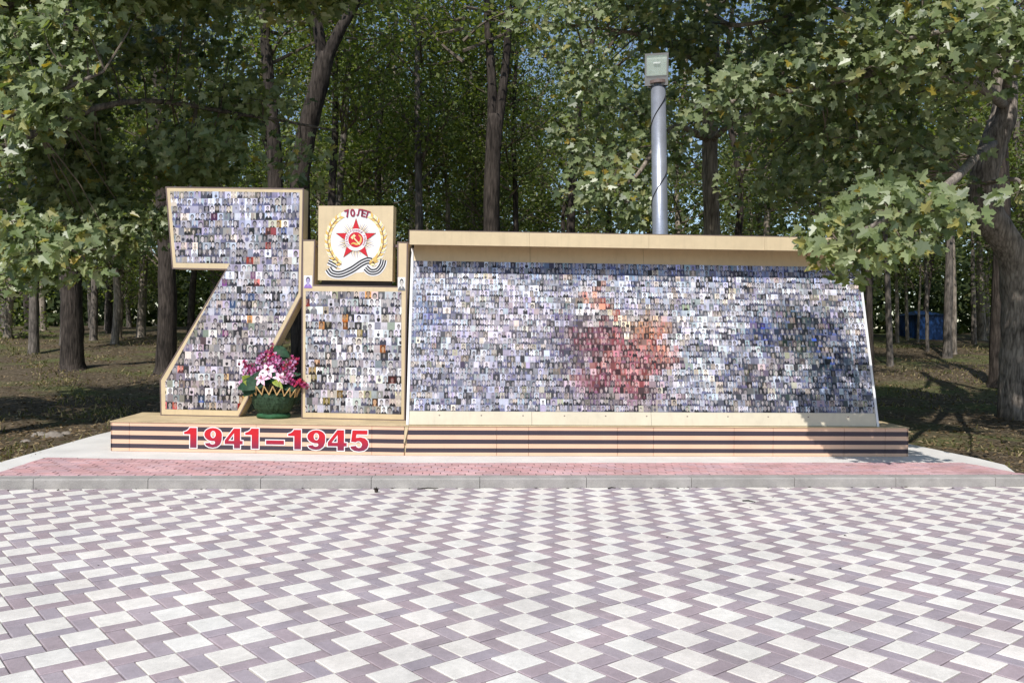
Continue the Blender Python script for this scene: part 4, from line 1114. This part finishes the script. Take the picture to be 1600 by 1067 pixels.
def smooth3(pts, k=5):
    P_ = [np.array(p, float) for p in pts]
    if len(P_) < 3: return P_
    P_ = [2 * P_[0] - P_[1]] + P_ + [2 * P_[-1] - P_[-2]]; o = []
    for i in range(1, len(P_) - 2):
        for j in range(k):
            t = j / k; a, b, c, d = P_[i - 1:i + 3]
            o.append(.5 * (2 * b + (c - a) * t + (2 * a - 5 * b + 4 * c - d) * t * t + (3 * b - a - 3 * c + d) * t ** 3))
    o.append(P_[-2]); return o

def sun_clear(p, margin=.5):
    """does the ray from p away from the sun pass above/behind the boards (so no shade on them)"""
    top = 3.9 if p[0] < -2.2 else 3.25
    return p[2] > top + margin + 1.16 * (10.9 - p[1])
def cl(px, py, Y, r, n): return (at(px, py, Y), r, n)
rs_ = np.random.default_rng(21)
def hits_board(c, r):
    c = np.array(c); m_ = r * .75
    for yb, xa, xb, zt in ((11.0, -6.15, -2.0, 4.1), (10.45, -2.3, 2.85, 3.2), (10.3, -6.3, -2.0, .5)):
        t = yb - c[1]
        if t < 0: continue
        xs_, zs_ = c[0] + .32 * t, c[2] - 1.158 * t
        if xa - m_ < xs_ < xb + m_ and -.4 < zs_ < zt + m_: return True
    return False

# ---- left maple: trunk outside the frame, boughs hanging in
CL = []
for px, py, Y, r, n in ((20, 95, 10.5, .46, 66), (62, 140, 10.5, .46, 70), (108, 120, 10.6, .42, 56), (40, 200, 10.5, .40, 50), (75, 185, 10.6, .34, 38), (20, 50, 10.5, .44, 54), (120, 40, 10.8, .38, 40), (165, 30, 11.4, .34, 30), (215, 20, 11.6, .34, 26), (15, 250, 10.6, .24, 18), (130, 75, 10.8, .3, 26), (60, 20, 10.6, .44, 44), (100, 165, 10.7, .26, 22),
                         (50, 370, 10.7, .36, 40), (100, 390, 10.7, .36, 46), (135, 422, 10.8, .24, 20), (25, 400, 10.6, .38, 46), (70, 430, 10.7, .28, 26), (15, 345, 10.6, .3, 28), (90, 352, 10.9, .3, 28), (20, 440, 10.6, .25, 18), (60, 395, 10.4, .3, 30)):
    CL.append(cl(px, py, Y, r, n))
for i in range(120):                       # shaded inner mass
    px, py = rs_.uniform(-40, 470), rs_.uniform(-30, 320); Y = rs_.uniform(13.2, 15.6)
    if px < 260 and rs_.random() < .30: py = rs_.uniform(300, 380)
    if (px - 205) ** 2 / 60 ** 2 + (py - 165) ** 2 / 50 ** 2 < 1: continue
    if px > 370 and py < 150 and rs_.random() < .85: continue
    if px > 255 and py > 285: continue
    CL.append((at(px, py, Y), rs_.uniform(.42, .7), 66))
for i in range(420):                       # unseen crown above the frame, added to shade the inner mass
    p = np.array([rs_.uniform(-10, -3.0), rs_.uniform(10.9, 13.3), rs_.uniform(6.4, 9.2)])
    if p[2] < 1.72 + .43 * p[1] + .2 or not sun_clear(p, .9): continue
    CL.append((p, rs_.uniform(.5, .9), 90))
k_ = 0  # unseen outer clusters, added to throw shade on the ground at the left
while k_ < 150:
    p = np.array([rs_.uniform(-14, -6), rs_.uniform(8, 13.5), rs_.uniform(4.5, 9.5)]); k_ += 1
    inside = 880 + 1246 * p[0] / p[1] > -60 and p[2] < 1.72 + .43 * p[1] + .2
    xs_, ys_ = p[0] + .277 * p[2], p[1] + .864 * p[2]
    if inside or ys_ < 12.6 or (p[1] < 11 and p[0] > -10.2) or (xs_ > -6.6 and not sun_clear(p, .9)): continue
    CL.append((p, rs_.uniform(.5, .9), 80))
tr = [(-9.6, 11.8, float(ground_z(-9.6, 11.8)) - .05), (-9.5, 11.8, 1.6), (-9.3, 11.8, 3.4), (-9.2, 12, 5.5), (-8.8, 12, 8), (-8.6, 12, 10.5)]
LM = [([(-9.4, 11.8, 2.6), (-8.6, 11.2, 3.2), (-7.6, 10.8, 3.1), (-6.8, 10.7, 2.8)], .07), ([(-9.3, 11.8, 3.6), (-8.4, 11, 4.5), (-7.4, 10.6, 4.8), (-6.4, 10.7, 5.3)], .08), ([(-9.2, 12, 4.4), (-7.6, 13.2, 5.6), (-5.8, 14, 5.6), (-4.2, 14.4, 5.4)], .07),
      ([(-9, 12, 6.5), (-7.2, 11.4, 7.8), (-5.2, 11.2, 8.4), (-3.4, 11.5, 8.6)], .09)]
maple('maple_tree', 'maple whose pale sunlit leaves hang in from the left edge of the picture', tr, [.30, .26, .24, .2, .13, .06], LM, CL, M['bark_grey'], 3, (.12, .185))

# ---- right maple: crooked grey trunk at the right edge, boughs over the wall
RY = 16.2
b0 = base_at(1592, 655); RY = float(b0[1])
tr = [b0 - UPZ * .05, at(1591, 560, RY), at(1590, 470, RY), at(1583, 400, RY - .1), at(1548, 340, RY - .2), at(1535, 288, RY - .2), at(1552, 225, RY - .2), at(1570, 165, RY - .1), at(1560, 60, RY), at(1540, -60, RY), at(1530, -160, RY)]
CR = []
for px, py, Y, r, n in ((1290, 362, 9.3, .26, 26), (1335, 345, 9.2, .32, 44), (1390, 328, 8.7, .34, 44), (1445, 330, 8.6, .34, 44), (1490, 335, 8.6, .24, 22), (1310, 398, 9.2, .26, 32), (1365, 388, 8.8, .28, 36), (1412, 378, 8.6, .22, 20), (1430, 300, 8.8, .26, 24), (1375, 300, 9.0, .24, 18), (1325, 428, 9.2, .14, 12), (1440, 385, 9.4, .16, 10), (1340, 310, 9.6, .26, 24), (1265, 385, 9.3, .14, 8), (1480, 320, 9.6, .2, 14), (1592, 300, 9, .22, 16)): CR.append(cl(px, py, Y, r, n))
for px, py, Y, r, n in ((1098, 168, 12, .34, 30), (1135, 140, 12, .4, 46), (1180, 120, 12, .42, 54), (1225, 112, 11.9, .4, 48), (1180, 170, 12, .38, 40), (1230, 160, 12, .4, 44), (1285, 95, 11.8, .46, 60), (1330, 50, 11.6, .5, 70), (1390, 35, 11.4, .55, 80), (1450, 50, 11, .5, 70), (1345, 110, 11.6, .5, 66), (1410, 95, 11.3, .5, 70), (1470, 100, 10.8, .46, 60), (1530, 40, 10.6, .55, 70), (1580, 60, 10.4, .5, 60), (1540, 110, 10.6, .45, 50), (1290, 150, 12, .4, 44), (1385, 150, 11.6, .4, 40), (1495, 150, 11, .36, 30),
                         (1340, 215, 12.2, .5, 50), (1420, 215, 12, .5, 46), (1480, 230, 11.8, .46, 40), (1370, 265, 12.2, .46, 44), (1440, 285, 12, .46, 44), (1300, 250, 12.6, .45, 40), (1320, 300, 12.6, .4, 36), (1590, 20, 10.2, .5, 50), (1500, 10, 10.8, .5, 56), (1270, 200, 12.8, .4, 30)): CR.append(cl(px, py, Y, r, n))
for i in range(46):
    px, py = rs_.uniform(1250, 1620), rs_.uniform(-20, 310)
    if not (px > 1490 and py > 110): CR.append((at(px, py, rs_.uniform(12.5, 15)), rs_.uniform(.4, .6), 44))
for i in range(240):  # unseen clusters overhead, added to shade the inner boughs
    p = np.array([rs_.uniform(2.2, 12), rs_.uniform(11, 13.6), rs_.uniform(6.8, 9.6)])
    if p[2] < 1.72 + .43 * p[1] + .2 or (p[0] < 4.8 and not sun_clear(p, .9)): continue
    CR.append((p, rs_.uniform(.5, .9), 90))
for i in range(90):  # unseen side clusters, added to shade the ground at the right
    p = np.array([rs_.uniform(6, 14), rs_.uniform(8.5, 14), rs_.uniform(4.5, 9.5)])
    if 880 + 1246 * p[0] / p[1] < 1680 and p[2] < 1.72 + .43 * p[1] + .2 or p[1] + .864 * p[2] < 13: continue
    CR.append((p, rs_.uniform(.5, .9), 80))
for i in range(16):                        # low boughs right of the frame, shading the ground beside the plinth
    p = np.array([rs_.uniform(6.2, 9), rs_.uniform(8.5, 12), rs_.uniform(3, 5.5)])
    if (p[0] - .05 * p[1]) / p[1] < .60: continue
    CR.append((p, rs_.uniform(.45, .7), 60))
LM = [([at(1552, 225, RY - .2), at(1530, 240, 13), at(1480, 290, 10.8), at(1400, 335, 8.8), at(1310, 380, 9.1)], .09), ([at(1570, 165, RY), at(1520, 130, 13), at(1400, 110, 12), at(1250, 140, 12), at(1110, 165, 12)], .10), ([at(1570, 165, RY), at(1580, 60, 13), at(1540, 40, 11), at(1420, 60, 11)], .09), ([at(1545, 100, RY), at(1590, 100, 12), at(1640, 100, 10)], .08), ([at(1545, -60, RY), (7, 14.5, 8.6), (5, 12.6, 8.4), (3, 12, 8.2)], .09), ([at(1545, -60, RY), (9, 14, 8.2), (10.5, 12, 8)], .08), ([at(1535, 288, RY), at(1580, 280, 12), at(1600, 290, 9.2)], .05)]
maple('maple_tree', 'crooked grey maple at the right edge with boughs reaching over the wall', tr, [.37, .33, .30, .29, .27, .26, .25, .23, .19, .14, .08], LM, CR, M['bark_maple'], 4, (.11, .172))
print('maples done')

# ---- maple behind the lamp post
by = 17.0
C8 = [at(1113, 560, by), at(1112, 360, by), at(1110, 290, by), at(1109, 220, by), at(1114, 110, by), at(1110, 20, by), at(1108, -80, by), at(1105, -180, by)]; C8[0] = np.array([C8[0][0], by, float(ground_z(C8[0][0], by)) - .05])
CC = []
for px, py, Y, r, n in ((835, 25, 14, .5, 44), (880, 40, 14.2, .5, 44), (925, 15, 14.2, .5, 40), (860, 75, 14.6, .4, 24), (945, 285, 13.6, .42, 36), (925, 300, 13.6, .3, 20), (985, 318, 13.4, .32, 24), (1000, 340, 13.4, .22, 14), (965, 262, 13.8, .3, 18)): CC.append(cl(px, py, Y, r, n))
for i in range(85):
    px, py = rs_.uniform(880, 1280), rs_.uniform(-20, 350)
    if px > 1130 and py > 240 and rs_.random() < .6: continue
    if 1048 < px < 1172 and 165 < py: continue
    CC.append((at(px, py, rs_.uniform(14.2, 17)), rs_.uniform(.4, .7), 48))
for i in range(52): CC.append((np.array([rs_.uniform(.6, 5), rs_.uniform(12, 14.6), rs_.uniform(8.2, 10.5)]), .75, 70))  # unseen clusters high up, added to keep this crown in shade
LM = [([C8[3], at(1050, 200, 15.5), at(990, 280, 14.2), at(940, 290, 13.7)], .07), ([C8[4], at(1020, 60, 15.5), at(900, 40, 14.5)], .08), ([C8[3], at(1170, 180, 15.5), at(1250, 200, 15)], .07), ([C8[5], at(1150, 40, 15), at(1260, 20, 15)], .07), ([C8[5], (3, 15, 8.6), (2, 13.6, 9.2), (.9, 13, 9.3)], .07), ([C8[5], (4, 15, 8.8), (4.8, 13.4, 9.2)], .06)]
maple('maple_tree', 'dark green maple with a pale flaking trunk behind the lamp post', C8, [.2, .17, .165, .16, .15, .13, .1, .06], LM, CC, M['bark_pale'], 6, (.115, .17), 240)

# ================================================================== trees of the wood
def crown_meshes(seed, R, H, n, lsz, fork=26):
    rng = np.random.default_rng(seed); mb = MB(); cen = []
    for b in range(fork):
        z = rng.uniform(-.5, .42) * H; a = rng.uniform(0, 2 * math.pi); rr = R * (1 - (abs(z) / (H * .62)) ** 2) ** .5 * rng.uniform(.55, 1.05)
        e = np.array([math.cos(a) * rr, math.sin(a) * rr, z + rng.uniform(.2, 1.4)]); m_ = e * [.5, .5, 1] + [0, 0, -.45 - (e[2] - z) * .3] + rng.normal(0, .15, 3)
        P_ = smooth3([(0, 0, z - .3), m_, e], 4); mb.tube(P_, np.linspace(.045, .008, len(P_)), 5)
        for k in range(4):
            t = rng.uniform(.35, 1); i = min(len(P_) - 2, int(t * (len(P_) - 1))); c = P_[i]; q = c + rng.normal(0, .45, 3) * [1, 1, .7]
            mb.tube([c, (c + q) / 2 + rng.normal(0, .06, 3), q], [.012, .009, .004], 4); cen.append(q)
        cen += [P_[-1], P_[len(P_) // 2]]
    cen = np.array(cen); k = rng.integers(0, len(cen), n); g = rng.normal(0, 1, (n, 3)); pos = cen[k] + g * [.34, .34, .24]
    sd, tip, nn = leaf_frames(n, rng, unit(g), (0, -.1, .7), .6); s = rng.uniform(*lsz, n)[:, None, None]
    Q = np.array([(0, 0), (.34, .42), (0, 1), (-.34, .42)])
    V = pos[:, None] + s * (Q[None, :, 0:1] * sd[:, None] + Q[None, :, 1:2] * tip[:, None])
    me = fast_mesh('crown', V.reshape(-1, 3), np.arange(4 * n).reshape(-1, 4), M['wood_leaf'], {'leaf_rand': np.clip(rng.random(n) * .8 + rng.random(len(cen))[k] * .2, 0, 1)})
    return me, mb.mesh('limbs', M['twig'])
CROWNS = [crown_meshes(30 + i, 2.6, 8.5, 4600, (.09, .17)) for i in range(5)]
BIG = [crown_meshes(50 + i, 3.6, 8.0, 6500, (.11, .2), 36) for i in range(3)]
def wood_tree(label, pts, rads, bark, crowns, group=None, forks=(), name='forest_tree'):
    """pts: world points of the trunk; crowns: (mesh pair, centre, scale, turn)"""
    t = thing(name, label, 'tree', tuple(pts[0]), group); org = ORG[t]
    mb = MB(); P_ = smooth3(pts, 5); R_ = np.interp(np.linspace(0, 1, len(P_)), np.linspace(0, 1, len(rads)), rads); mb.tube(P_, R_, 12, jit=.07); mb.build('trunk', bark, t, True)
    for fk, r0 in forks:
        mb = MB(); P_ = smooth3(fk, 5); mb.tube(P_, np.linspace(r0, r0 * .4, len(P_)), 9, jit=.06); mb.build('limb', bark, t, True)
    for (cm, lm), c, sc, rz in crowns:
        for me, nm in ((cm, 'crown'), (lm, 'limbs')):
            o = link(nm, me, t, tuple(np.array(c) - org)); o.scale = (sc, sc, sc); o.rotation_euler = (0, 0, rz); o['kind'] = 'stuff'
    return t
def px_tree(label, path, w, bark, top=13, Y=None, crown=None, forks=(), lift=0, name='forest_tree', sc=1.0, big=False, cz=None):
    """path: photo pixels from the foot up; w: trunk width in photo pixels at the foot"""
    if Y is None: b = base_at(*path[0]); Y = float(b[1])
    pts = [at(x, y, Y) for x, y in path]; pts[0][2] = float(ground_z(pts[0][0], Y)) - .06
    r = w * Y / CAM_F / 2
    d = unit(pts[-1] - pts[-2]); d = unit(d * .5 + UPZ * .5)
    last = pts[-1]; 
    while last[2] < top: last = last + d * 2.2 + RNG.normal(0, .12, 3) * [1, 1, 0]; pts.append(last)
    pts.insert(1, pts[0] * .88 + pts[1] * .12); n = len(pts)
    rads = [r * 1.6, r * 1.08] + list(np.linspace(r * .97, r * (.86 if forks else .35), n - 2))
    src = BIG if big and random.random() < .4 else CROWNS
    cs = []
    zc = cz if cz is not None else top - 1.5
    for k in range(1):
        ax = np.array([np.interp(zc + k * 3, [p[2] for p in pts], [p[j] for p in pts]) for j in range(2)])
        cs.append((src[random.randrange(len(src))], (ax[0] + RNG.normal(0, .3), ax[1] + RNG.normal(0, .3), zc + k * 3), sc * random.uniform(.9, 1.15), random.uniform(0, 6.28)))
    return wood_tree(label, pts, rads, bark, cs, None, [([at(x, y, Y) for x, y in f_], rr * Y / CAM_F / 2) for f_, rr in forks], name)
D_, G_, P_A = M['bark_dark'], M['bark_grey'], M['bark_pale']
px_tree('thick dark trunk standing alone left of the striped plinth', [(114, 577), (112, 470), (110, 330), (112, 150), (110, 20)], 33, D_, 14, cz=10)
px_tree('dark straight trunk half hidden by the left edge of the 7', [(258, 583), (262, 460), (257, 330), (250, 150), (246, 0)], 29, D_, 14, cz=10.5)
px_tree('slim pale pine trunk just left of the dark trunk beside the 7', [(220, 527), (224, 430), (229, 310), (226, 150), (225, 20)], 13, P_A, 13)
px_tree('leaning pale trunk between the thick dark trunk and the 7', [(179, 538), (184, 470), (180, 400), (186, 250), (190, 100)], 12, P_A, 13)
px_tree('thin grey trunk directly right of the thick dark trunk', [(146, 532), (148, 450), (146, 330), (150, 180)], 11, G_, 12)
px_tree('slender dark trunk at the far left under the lowest maple leaves', [(45, 517), (42, 440), (48, 300), (46, 150)], 11, D_, 12)
px_tree('pale slanting trunk at the far left beyond the shaded grass', [(68, 516), (66, 460), (62, 380), (60, 200)], 9, P_A, 12)
px_tree('grey trunk at the left edge of the picture in the deep shade', [(8, 517), (6, 430), (10, 300), (4, 150)], 12, G_, 12)
px_tree('thin dark trunk in the gap under the arm of the 7', [(297, 532), (300, 460), (304, 400), (302, 250)], 11, D_, 12)
px_tree('straight dark trunk rising behind the top of the 7', [(428, 560), (430, 290), (426, 190), (418, 100), (412, 0)], 25, D_, 14, Y=20.5, big=True, cz=13.5)
px_tree('curving thick trunk forking above the gap between the 7 and the emblem board', [(474, 570), (468, 300), (478, 215), (497, 140), (508, 85)], 33, D_, 5.0, Y=19, big=True, cz=13, sc=.9,
        forks=[([(501, 125), (503, 92), (498, 50), (488, 0), (478, -80), (470, -160)], 23), ([(499, 130), (511, 92), (530, 50), (556, 5), (590, -70), (610, -150)], 24)])
px_tree('thin dark trunk rising just left of the emblem board', [(516, 560), (518, 320), (524, 200), (524, 100), (530, 0)], 13, D_, 13, Y=24)
px_tree('slightly bent grey trunk directly above the emblem board', [(532, 560), (530, 320), (540, 180), (546, 90), (556, 0)], 12, G_, 13, Y=26)
px_tree('upright grey trunk above the left end of the photo wall', [(655, 560), (655, 360), (653, 220), (652, 100), (652, 0)], 13, G_, 13, Y=25)
px_tree('rough trunk splitting into two stems above the photo wall', [(766, 560), (768, 360), (770, 240), (774, 180)], 27, D_, 3.0, Y=19.5, big=True, cz=13,
        forks=[([(770, 235), (770, 190), (768, 120), (763, 50), (760, 0), (752, -140)], 19), ([(774, 235), (779, 190), (788, 120), (794, 50), (796, 0), (800, -140)], 18)])
px_tree('dark leaning trunk above the middle of the photo wall', [(888, 560), (892, 355), (900, 220), (910, 130), (930, 40)], 14, D_, 12, Y=23)
px_tree('thin shaded trunk between the split trunk and the leaning one', [(806, 560), (806, 330), (802, 200), (808, 80)], 9, D_, 12, Y=27)
px_tree('thin pale stem above the photo wall left of the split trunk', [(690, 560), (700, 330), (690, 200), (706, 60)], 7, P_A, 12, Y=28)
px_tree('dark trunk close behind the crooked maple at the right', [(1562, 602), (1564, 500), (1566, 390), (1562, 200), (1560, 60)], 29, D_, 14, cz=10.5)
px_tree('slim dark trunk in front of the blue tent at its right', [(1480, 560), (1482, 460), (1484, 350), (1482, 200)], 12, G_, 12)
px_tree('pale thin trunk close behind the slim dark one', [(1490, 553), (1490, 450), (1488, 350), (1490, 200)], 8, P_A, 12)
px_tree('leaning grey trunk just right of the photo wall', [(1391, 572), (1388, 480), (1385, 400), (1376, 250)], 9, G_, 11)
px_tree('thin pale stem left of the blue tent', [(1402, 535), (1401, 460), (1398, 380), (1400, 250)], 5.5, P_A, 11)
px_tree('thin bright stem at the left side of the blue tent', [(1418, 532), (1416, 470), (1414, 400), (1416, 280)], 5, P_A, 11)
px_tree('thin stem crossing the front of the blue tent', [(1449, 548), (1448, 470), (1446, 390), (1450, 250)], 5, G_, 11)
px_tree('very thin pale stem in the middle of the blue tent', [(1434, 534), (1436, 480), (1438, 430), (1436, 330)], 3.6, P_A, 10)
px_tree('pale trunk far right between the blue tent and the dark trunk', [(1534, 531), (1532, 460), (1531, 390), (1530, 250)], 12, P_A, 13)
px_tree('grey trunk just left of the pale trunk far right', [(1522, 538), (1521, 470), (1520, 400), (1522, 250)], 7, G_, 12)
px_tree('slender dark stem hugging the right end of the photo wall', [(1362, 560), (1358, 460), (1354, 400), (1350, 280)], 9, D_, 11, Y=22)
# deep rows of the wood
TRUNKS = []
for i in range(4):
    mb = MB(); P_ = [np.array([0, 0, -.1])] + [np.array([random.uniform(-.12, .12) * z / 3, random.uniform(-.12, .12) * z / 3, z]) for z in (.5, 3, 6, 9, 12, 14)]; mb.tube(smooth3(P_, 3), np.interp(np.linspace(0, 1, 19), [0, .1, 1], [.21, .165, .05]), 9, jit=.06); TRUNKS.append(mb.mesh('trunk', [D_, G_, P_A, G_][i], True))
dp = []; rr_ = np.random.default_rng(77); tries = 0
while len(dp) < 66 and tries < 4000:
    tries += 1; Y = rr_.uniform(27, 56); X = rr_.uniform(-.74, .66) * Y
    if any((X - a) ** 2 + (Y - b) ** 2 < 3.0 ** 2 for a, b in dp): continue
    pxx = 880 + CAM_F * X / Y
    if 1350 < pxx < 1545 and Y < 47: continue
    dp.append((X, Y))
for i, (X, Y) in enumerate(dp):
    z = float(ground_z(X, Y)); t = thing('forest_tree', 'slim tree deep in the wood behind the monument', 'tree', (X, Y, z), 'slim trees deep in the wood')
    o = link('trunk', TRUNKS[i % 4], t); o.rotation_euler = (random.uniform(-.05, .05), random.uniform(-.05, .05), random.uniform(0, 6.28)); s = random.uniform(.8, 1.3); o.scale = (s, s, 1)
    for k in range(1 + (i % 4 != 3)):
        cm, lm = CROWNS[random.randrange(5)]; a = random.uniform(0, 6.28); sc = random.uniform(.9, 1.25); zc = random.uniform(4.8, 9) + 5.2 * k
        for me, nm in ((cm, 'crown'), (lm, 'limbs')):
            o = link(nm, me, t, (0, 0, zc)); o.rotation_euler = (0, 0, a); o.scale = (sc, sc, sc); o['kind'] = 'stuff'
# far wood closing the view
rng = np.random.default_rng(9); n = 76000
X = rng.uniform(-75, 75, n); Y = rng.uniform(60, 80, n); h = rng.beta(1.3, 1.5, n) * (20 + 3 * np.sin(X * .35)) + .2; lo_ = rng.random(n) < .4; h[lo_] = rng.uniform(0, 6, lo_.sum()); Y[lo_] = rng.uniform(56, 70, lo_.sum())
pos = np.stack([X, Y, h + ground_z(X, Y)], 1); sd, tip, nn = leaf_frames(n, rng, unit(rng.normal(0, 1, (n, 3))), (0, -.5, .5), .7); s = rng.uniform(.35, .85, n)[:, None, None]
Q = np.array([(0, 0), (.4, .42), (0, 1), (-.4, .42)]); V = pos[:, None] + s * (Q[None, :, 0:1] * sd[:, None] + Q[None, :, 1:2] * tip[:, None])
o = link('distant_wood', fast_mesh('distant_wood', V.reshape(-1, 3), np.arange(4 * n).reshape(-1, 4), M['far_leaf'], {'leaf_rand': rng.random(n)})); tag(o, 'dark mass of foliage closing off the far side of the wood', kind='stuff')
print('wood done')

# ================================================================== forest floor
def on_floor(n, rng, ymin, ymax, pw=1.0):
    Y = ymin + (ymax - ymin) * rng.random(n) ** pw; X = rng.uniform(-.80, .72, n) * Y
    ok = kerb_t(X, Y) > .3
    sl = (X > -7.3) & (X < 5.75) & (Y < 13.1); edge = (X < -6.35 - (Y - 8.4) * .24) | (X > 5.7 - (np.maximum(Y - 11.1, 0)) * .25)
    ok &= (~sl) | edge
    return X[ok], Y[ok]
rng = np.random.default_rng(4)
X, Y = on_floor(60000, rng, 8.2, 40, 1.5); pt = np.sin(X * .9 + 1) * np.sin(Y * .7) + .6 * np.sin(X * 2.3 + Y * 1.9) + rng.normal(0, .5, len(X)); keep = pt > .75; X, Y = X[keep], Y[keep]; n = len(X)
a = rng.uniform(0, 6.28, n); hgt = rng.uniform(.03, .10, n) * (1 + .02 * (Y - 10)); w = hgt * .10 + .003 + .0004 * Y; lean = rng.normal(0, .5, (n, 2)) * hgt[:, None]
Z = ground_z(X, Y); B0 = np.stack([X - np.cos(a) * w, Y - np.sin(a) * w, Z], 1); B1 = np.stack([X + np.cos(a) * w, Y + np.sin(a) * w, Z], 1); T = np.stack([X + lean[:, 0], Y + lean[:, 1], Z + hgt], 1)
M['grass'] = mat_leaf('grass_blades', [(0, (.06, .075, .02)), (.4, (.12, .125, .04)), (.7, (.24, .20, .09)), (1, (.36, .29, .16))], .6, .3, .25)
o = link('grass', fast_mesh('grass', np.stack([B0, B1, T], 1).reshape(-1, 3), np.arange(3 * n).reshape(-1, 3), M['grass'], {'leaf_rand': rng.random(n)})); tag(o, 'patchy short grass, green and dry, on the forest floor', kind='stuff')
X, Y = on_floor(60000, rng, 8.2, 40, 1.4); n = len(X); Z = ground_z(X, Y) + rng.uniform(.004, .03, n); pos = np.stack([X, Y, Z], 1)
sd, tip, nn = leaf_frames(n, rng, unit(rng.normal(0, 1, (n, 3)) * [1, 1, .1]), (0, 0, 1), .3); s = rng.uniform(.03, .085, n)[:, None, None] * (1 + .015 * (Y - 10))[:, None, None]
Q = np.array([(0, 0), (.3, .5), (0, 1), (-.3, .5)]); V = pos[:, None] + s * (Q[None, :, 0:1] * sd[:, None] + Q[None, :, 1:2] * tip[:, None])
M['litter'] = mat_leaf('dry_leaves', [(0, (.07, .045, .025)), (.5, (.16, .11, .06)), (.85, (.28, .20, .11)), (1, (.42, .34, .22))], .7, .25, .1)
o = link('leaf_litter', fast_mesh('leaf_litter', V.reshape(-1, 3), np.arange(4 * n).reshape(-1, 4), M['litter'], {'leaf_rand': rng.random(n)})); tag(o, 'dry fallen leaves scattered over the forest floor', kind='stuff')
# clods of earth beside the apron
M['earth'] = mat_basic('dry_earth', (.24, .21, .18), .95, .1, .3, 12, .6, 40)
for (px, py, r), lab in zip(((62, 681, .10), (84, 682, .12), (104, 678, .07), (40, 690, .06)), ('pale clod of earth left of the concrete apron, biggest but one', 'biggest dark clod of earth beside the concrete apron', 'small clod of earth nearest the concrete apron', 'smallest clod of earth farthest from the apron')):
    p = base_at(px, py); t = thing('earth_clod', lab, 'clod', tuple(p), 'clods of earth beside the apron')
    v, f = [], []; ns = 10
    for i in range(6):
        for k in range(ns):
            th = 2 * math.pi * k / ns; ph = math.pi * .5 * i / 5; rr = r * (1 + random.uniform(-.18, .18)); v.append(p + np.array([rr * 1.3 * math.cos(th) * math.cos(ph), rr * math.sin(th) * math.cos(ph), rr * .75 * math.sin(ph) - .01]))
    for i in range(5):
        for k in range(ns): f.append((i * ns + k, i * ns + (k + 1) % ns, (i + 1) * ns + (k + 1) % ns, (i + 1) * ns + k))
    obj('lump', v, f, M['earth'], t, True)
# blue tent far off between the trunks
tb = base_at(1454, 524); TY = min(float(tb[1]), 44.0); q0, q1 = at(1434, 520, TY), at(1475, 520, TY); zt = at(1450, 492, TY)[2]; zg = float(ground_z(q0[0], TY))
tent = thing('tent', 'small blue tent among the thin trunks right of the wall', 'tent', (q0[0], TY, zg))
M['tarp'] = mat_basic('blue_tarpaulin', (.010, .042, .14), .5, .3, .5, 1.4, .5, 3)
W = q1[0] - q0[0]; mb = MB(); nxx = 14; v, f = [], []
for side, (o0, dx, dy) in enumerate((((q0[0], TY), (W, 0), (0, 0)), ((q0[0] + W, TY), (0, 0), (0, 2.6)), ((q0[0] + W, TY + 2.6), (-W, 0), (0, 0)), ((q0[0], TY + 2.6), (0, 0), (0, -2.6)))):
    v, f = [], []
    dvec = np.array([dx[0] + dy[0], dx[1] + dy[1]])
    for i in range(nxx + 1):
        for k in range(5):
            t_ = i / nxx; b_ = .05 * math.sin(t_ * 31 + side) * math.sin(k * .9 + .5); nrm = np.array([dvec[1], -dvec[0]]) / np.linalg.norm(dvec)
            xy = np.array(o0) + dvec * t_ + nrm * b_; v.append((xy[0], xy[1], zg - .1 + (zt - zg + .1) * k / 4))
    for i in range(nxx):
        for k in range(4): f.append((i * 5 + k, (i + 1) * 5 + k, (i + 1) * 5 + k + 1, i * 5 + k + 1))
    obj('tent_wall', v, f, M['tarp'], tent, True)
rd = zt + .25; ax, bx = q0[0] - .1, q0[0] + W + .1; y0, y1 = TY - .1, TY + 2.7; mb = MB()
mb.add([(ax, y0, zt), (bx, y0, zt), (bx, y1, zt), (ax, y1, zt), ((ax * .7 + bx * .3), (y0 + y1) / 2, rd), ((ax * .3 + bx * .7), (y0 + y1) / 2, rd)], [(0, 1, 5, 4), (1, 2, 5), (2, 3, 4, 5), (3, 0, 4), (3, 2, 1, 0)]); mb.build('tent_roof', M['tarp'], tent)

rng = np.random.default_rng(15); v, f = [], []
for i in range(110):
    sg, tg = rng.uniform(-1.5, 13), -abs(rng.normal(0, .05)) - .006
    if rng.random() < .3: tg = -rng.random() * 3.5
    p = kp(sg, tg, .002); r = rng.uniform(.005, .016); k = len(v); a0 = rng.random() * 6
    for j in range(4): v.append(p + np.array([math.cos(a0 + j * 1.57) * r * (1 + (j % 2)), math.sin(a0 + j * 1.57) * r * .7, .004 * (j % 2) + .001]))
    v.append(p + np.array([0, 0, r * .6])); f += [(k + j, k + (j + 1) % 4, k + 4) for j in range(4)]
o = obj('gutter_litter', v, f, M['bark_dark']); tag(o, 'dark crumbs of bark and seed scattered along the kerb', kind='stuff')
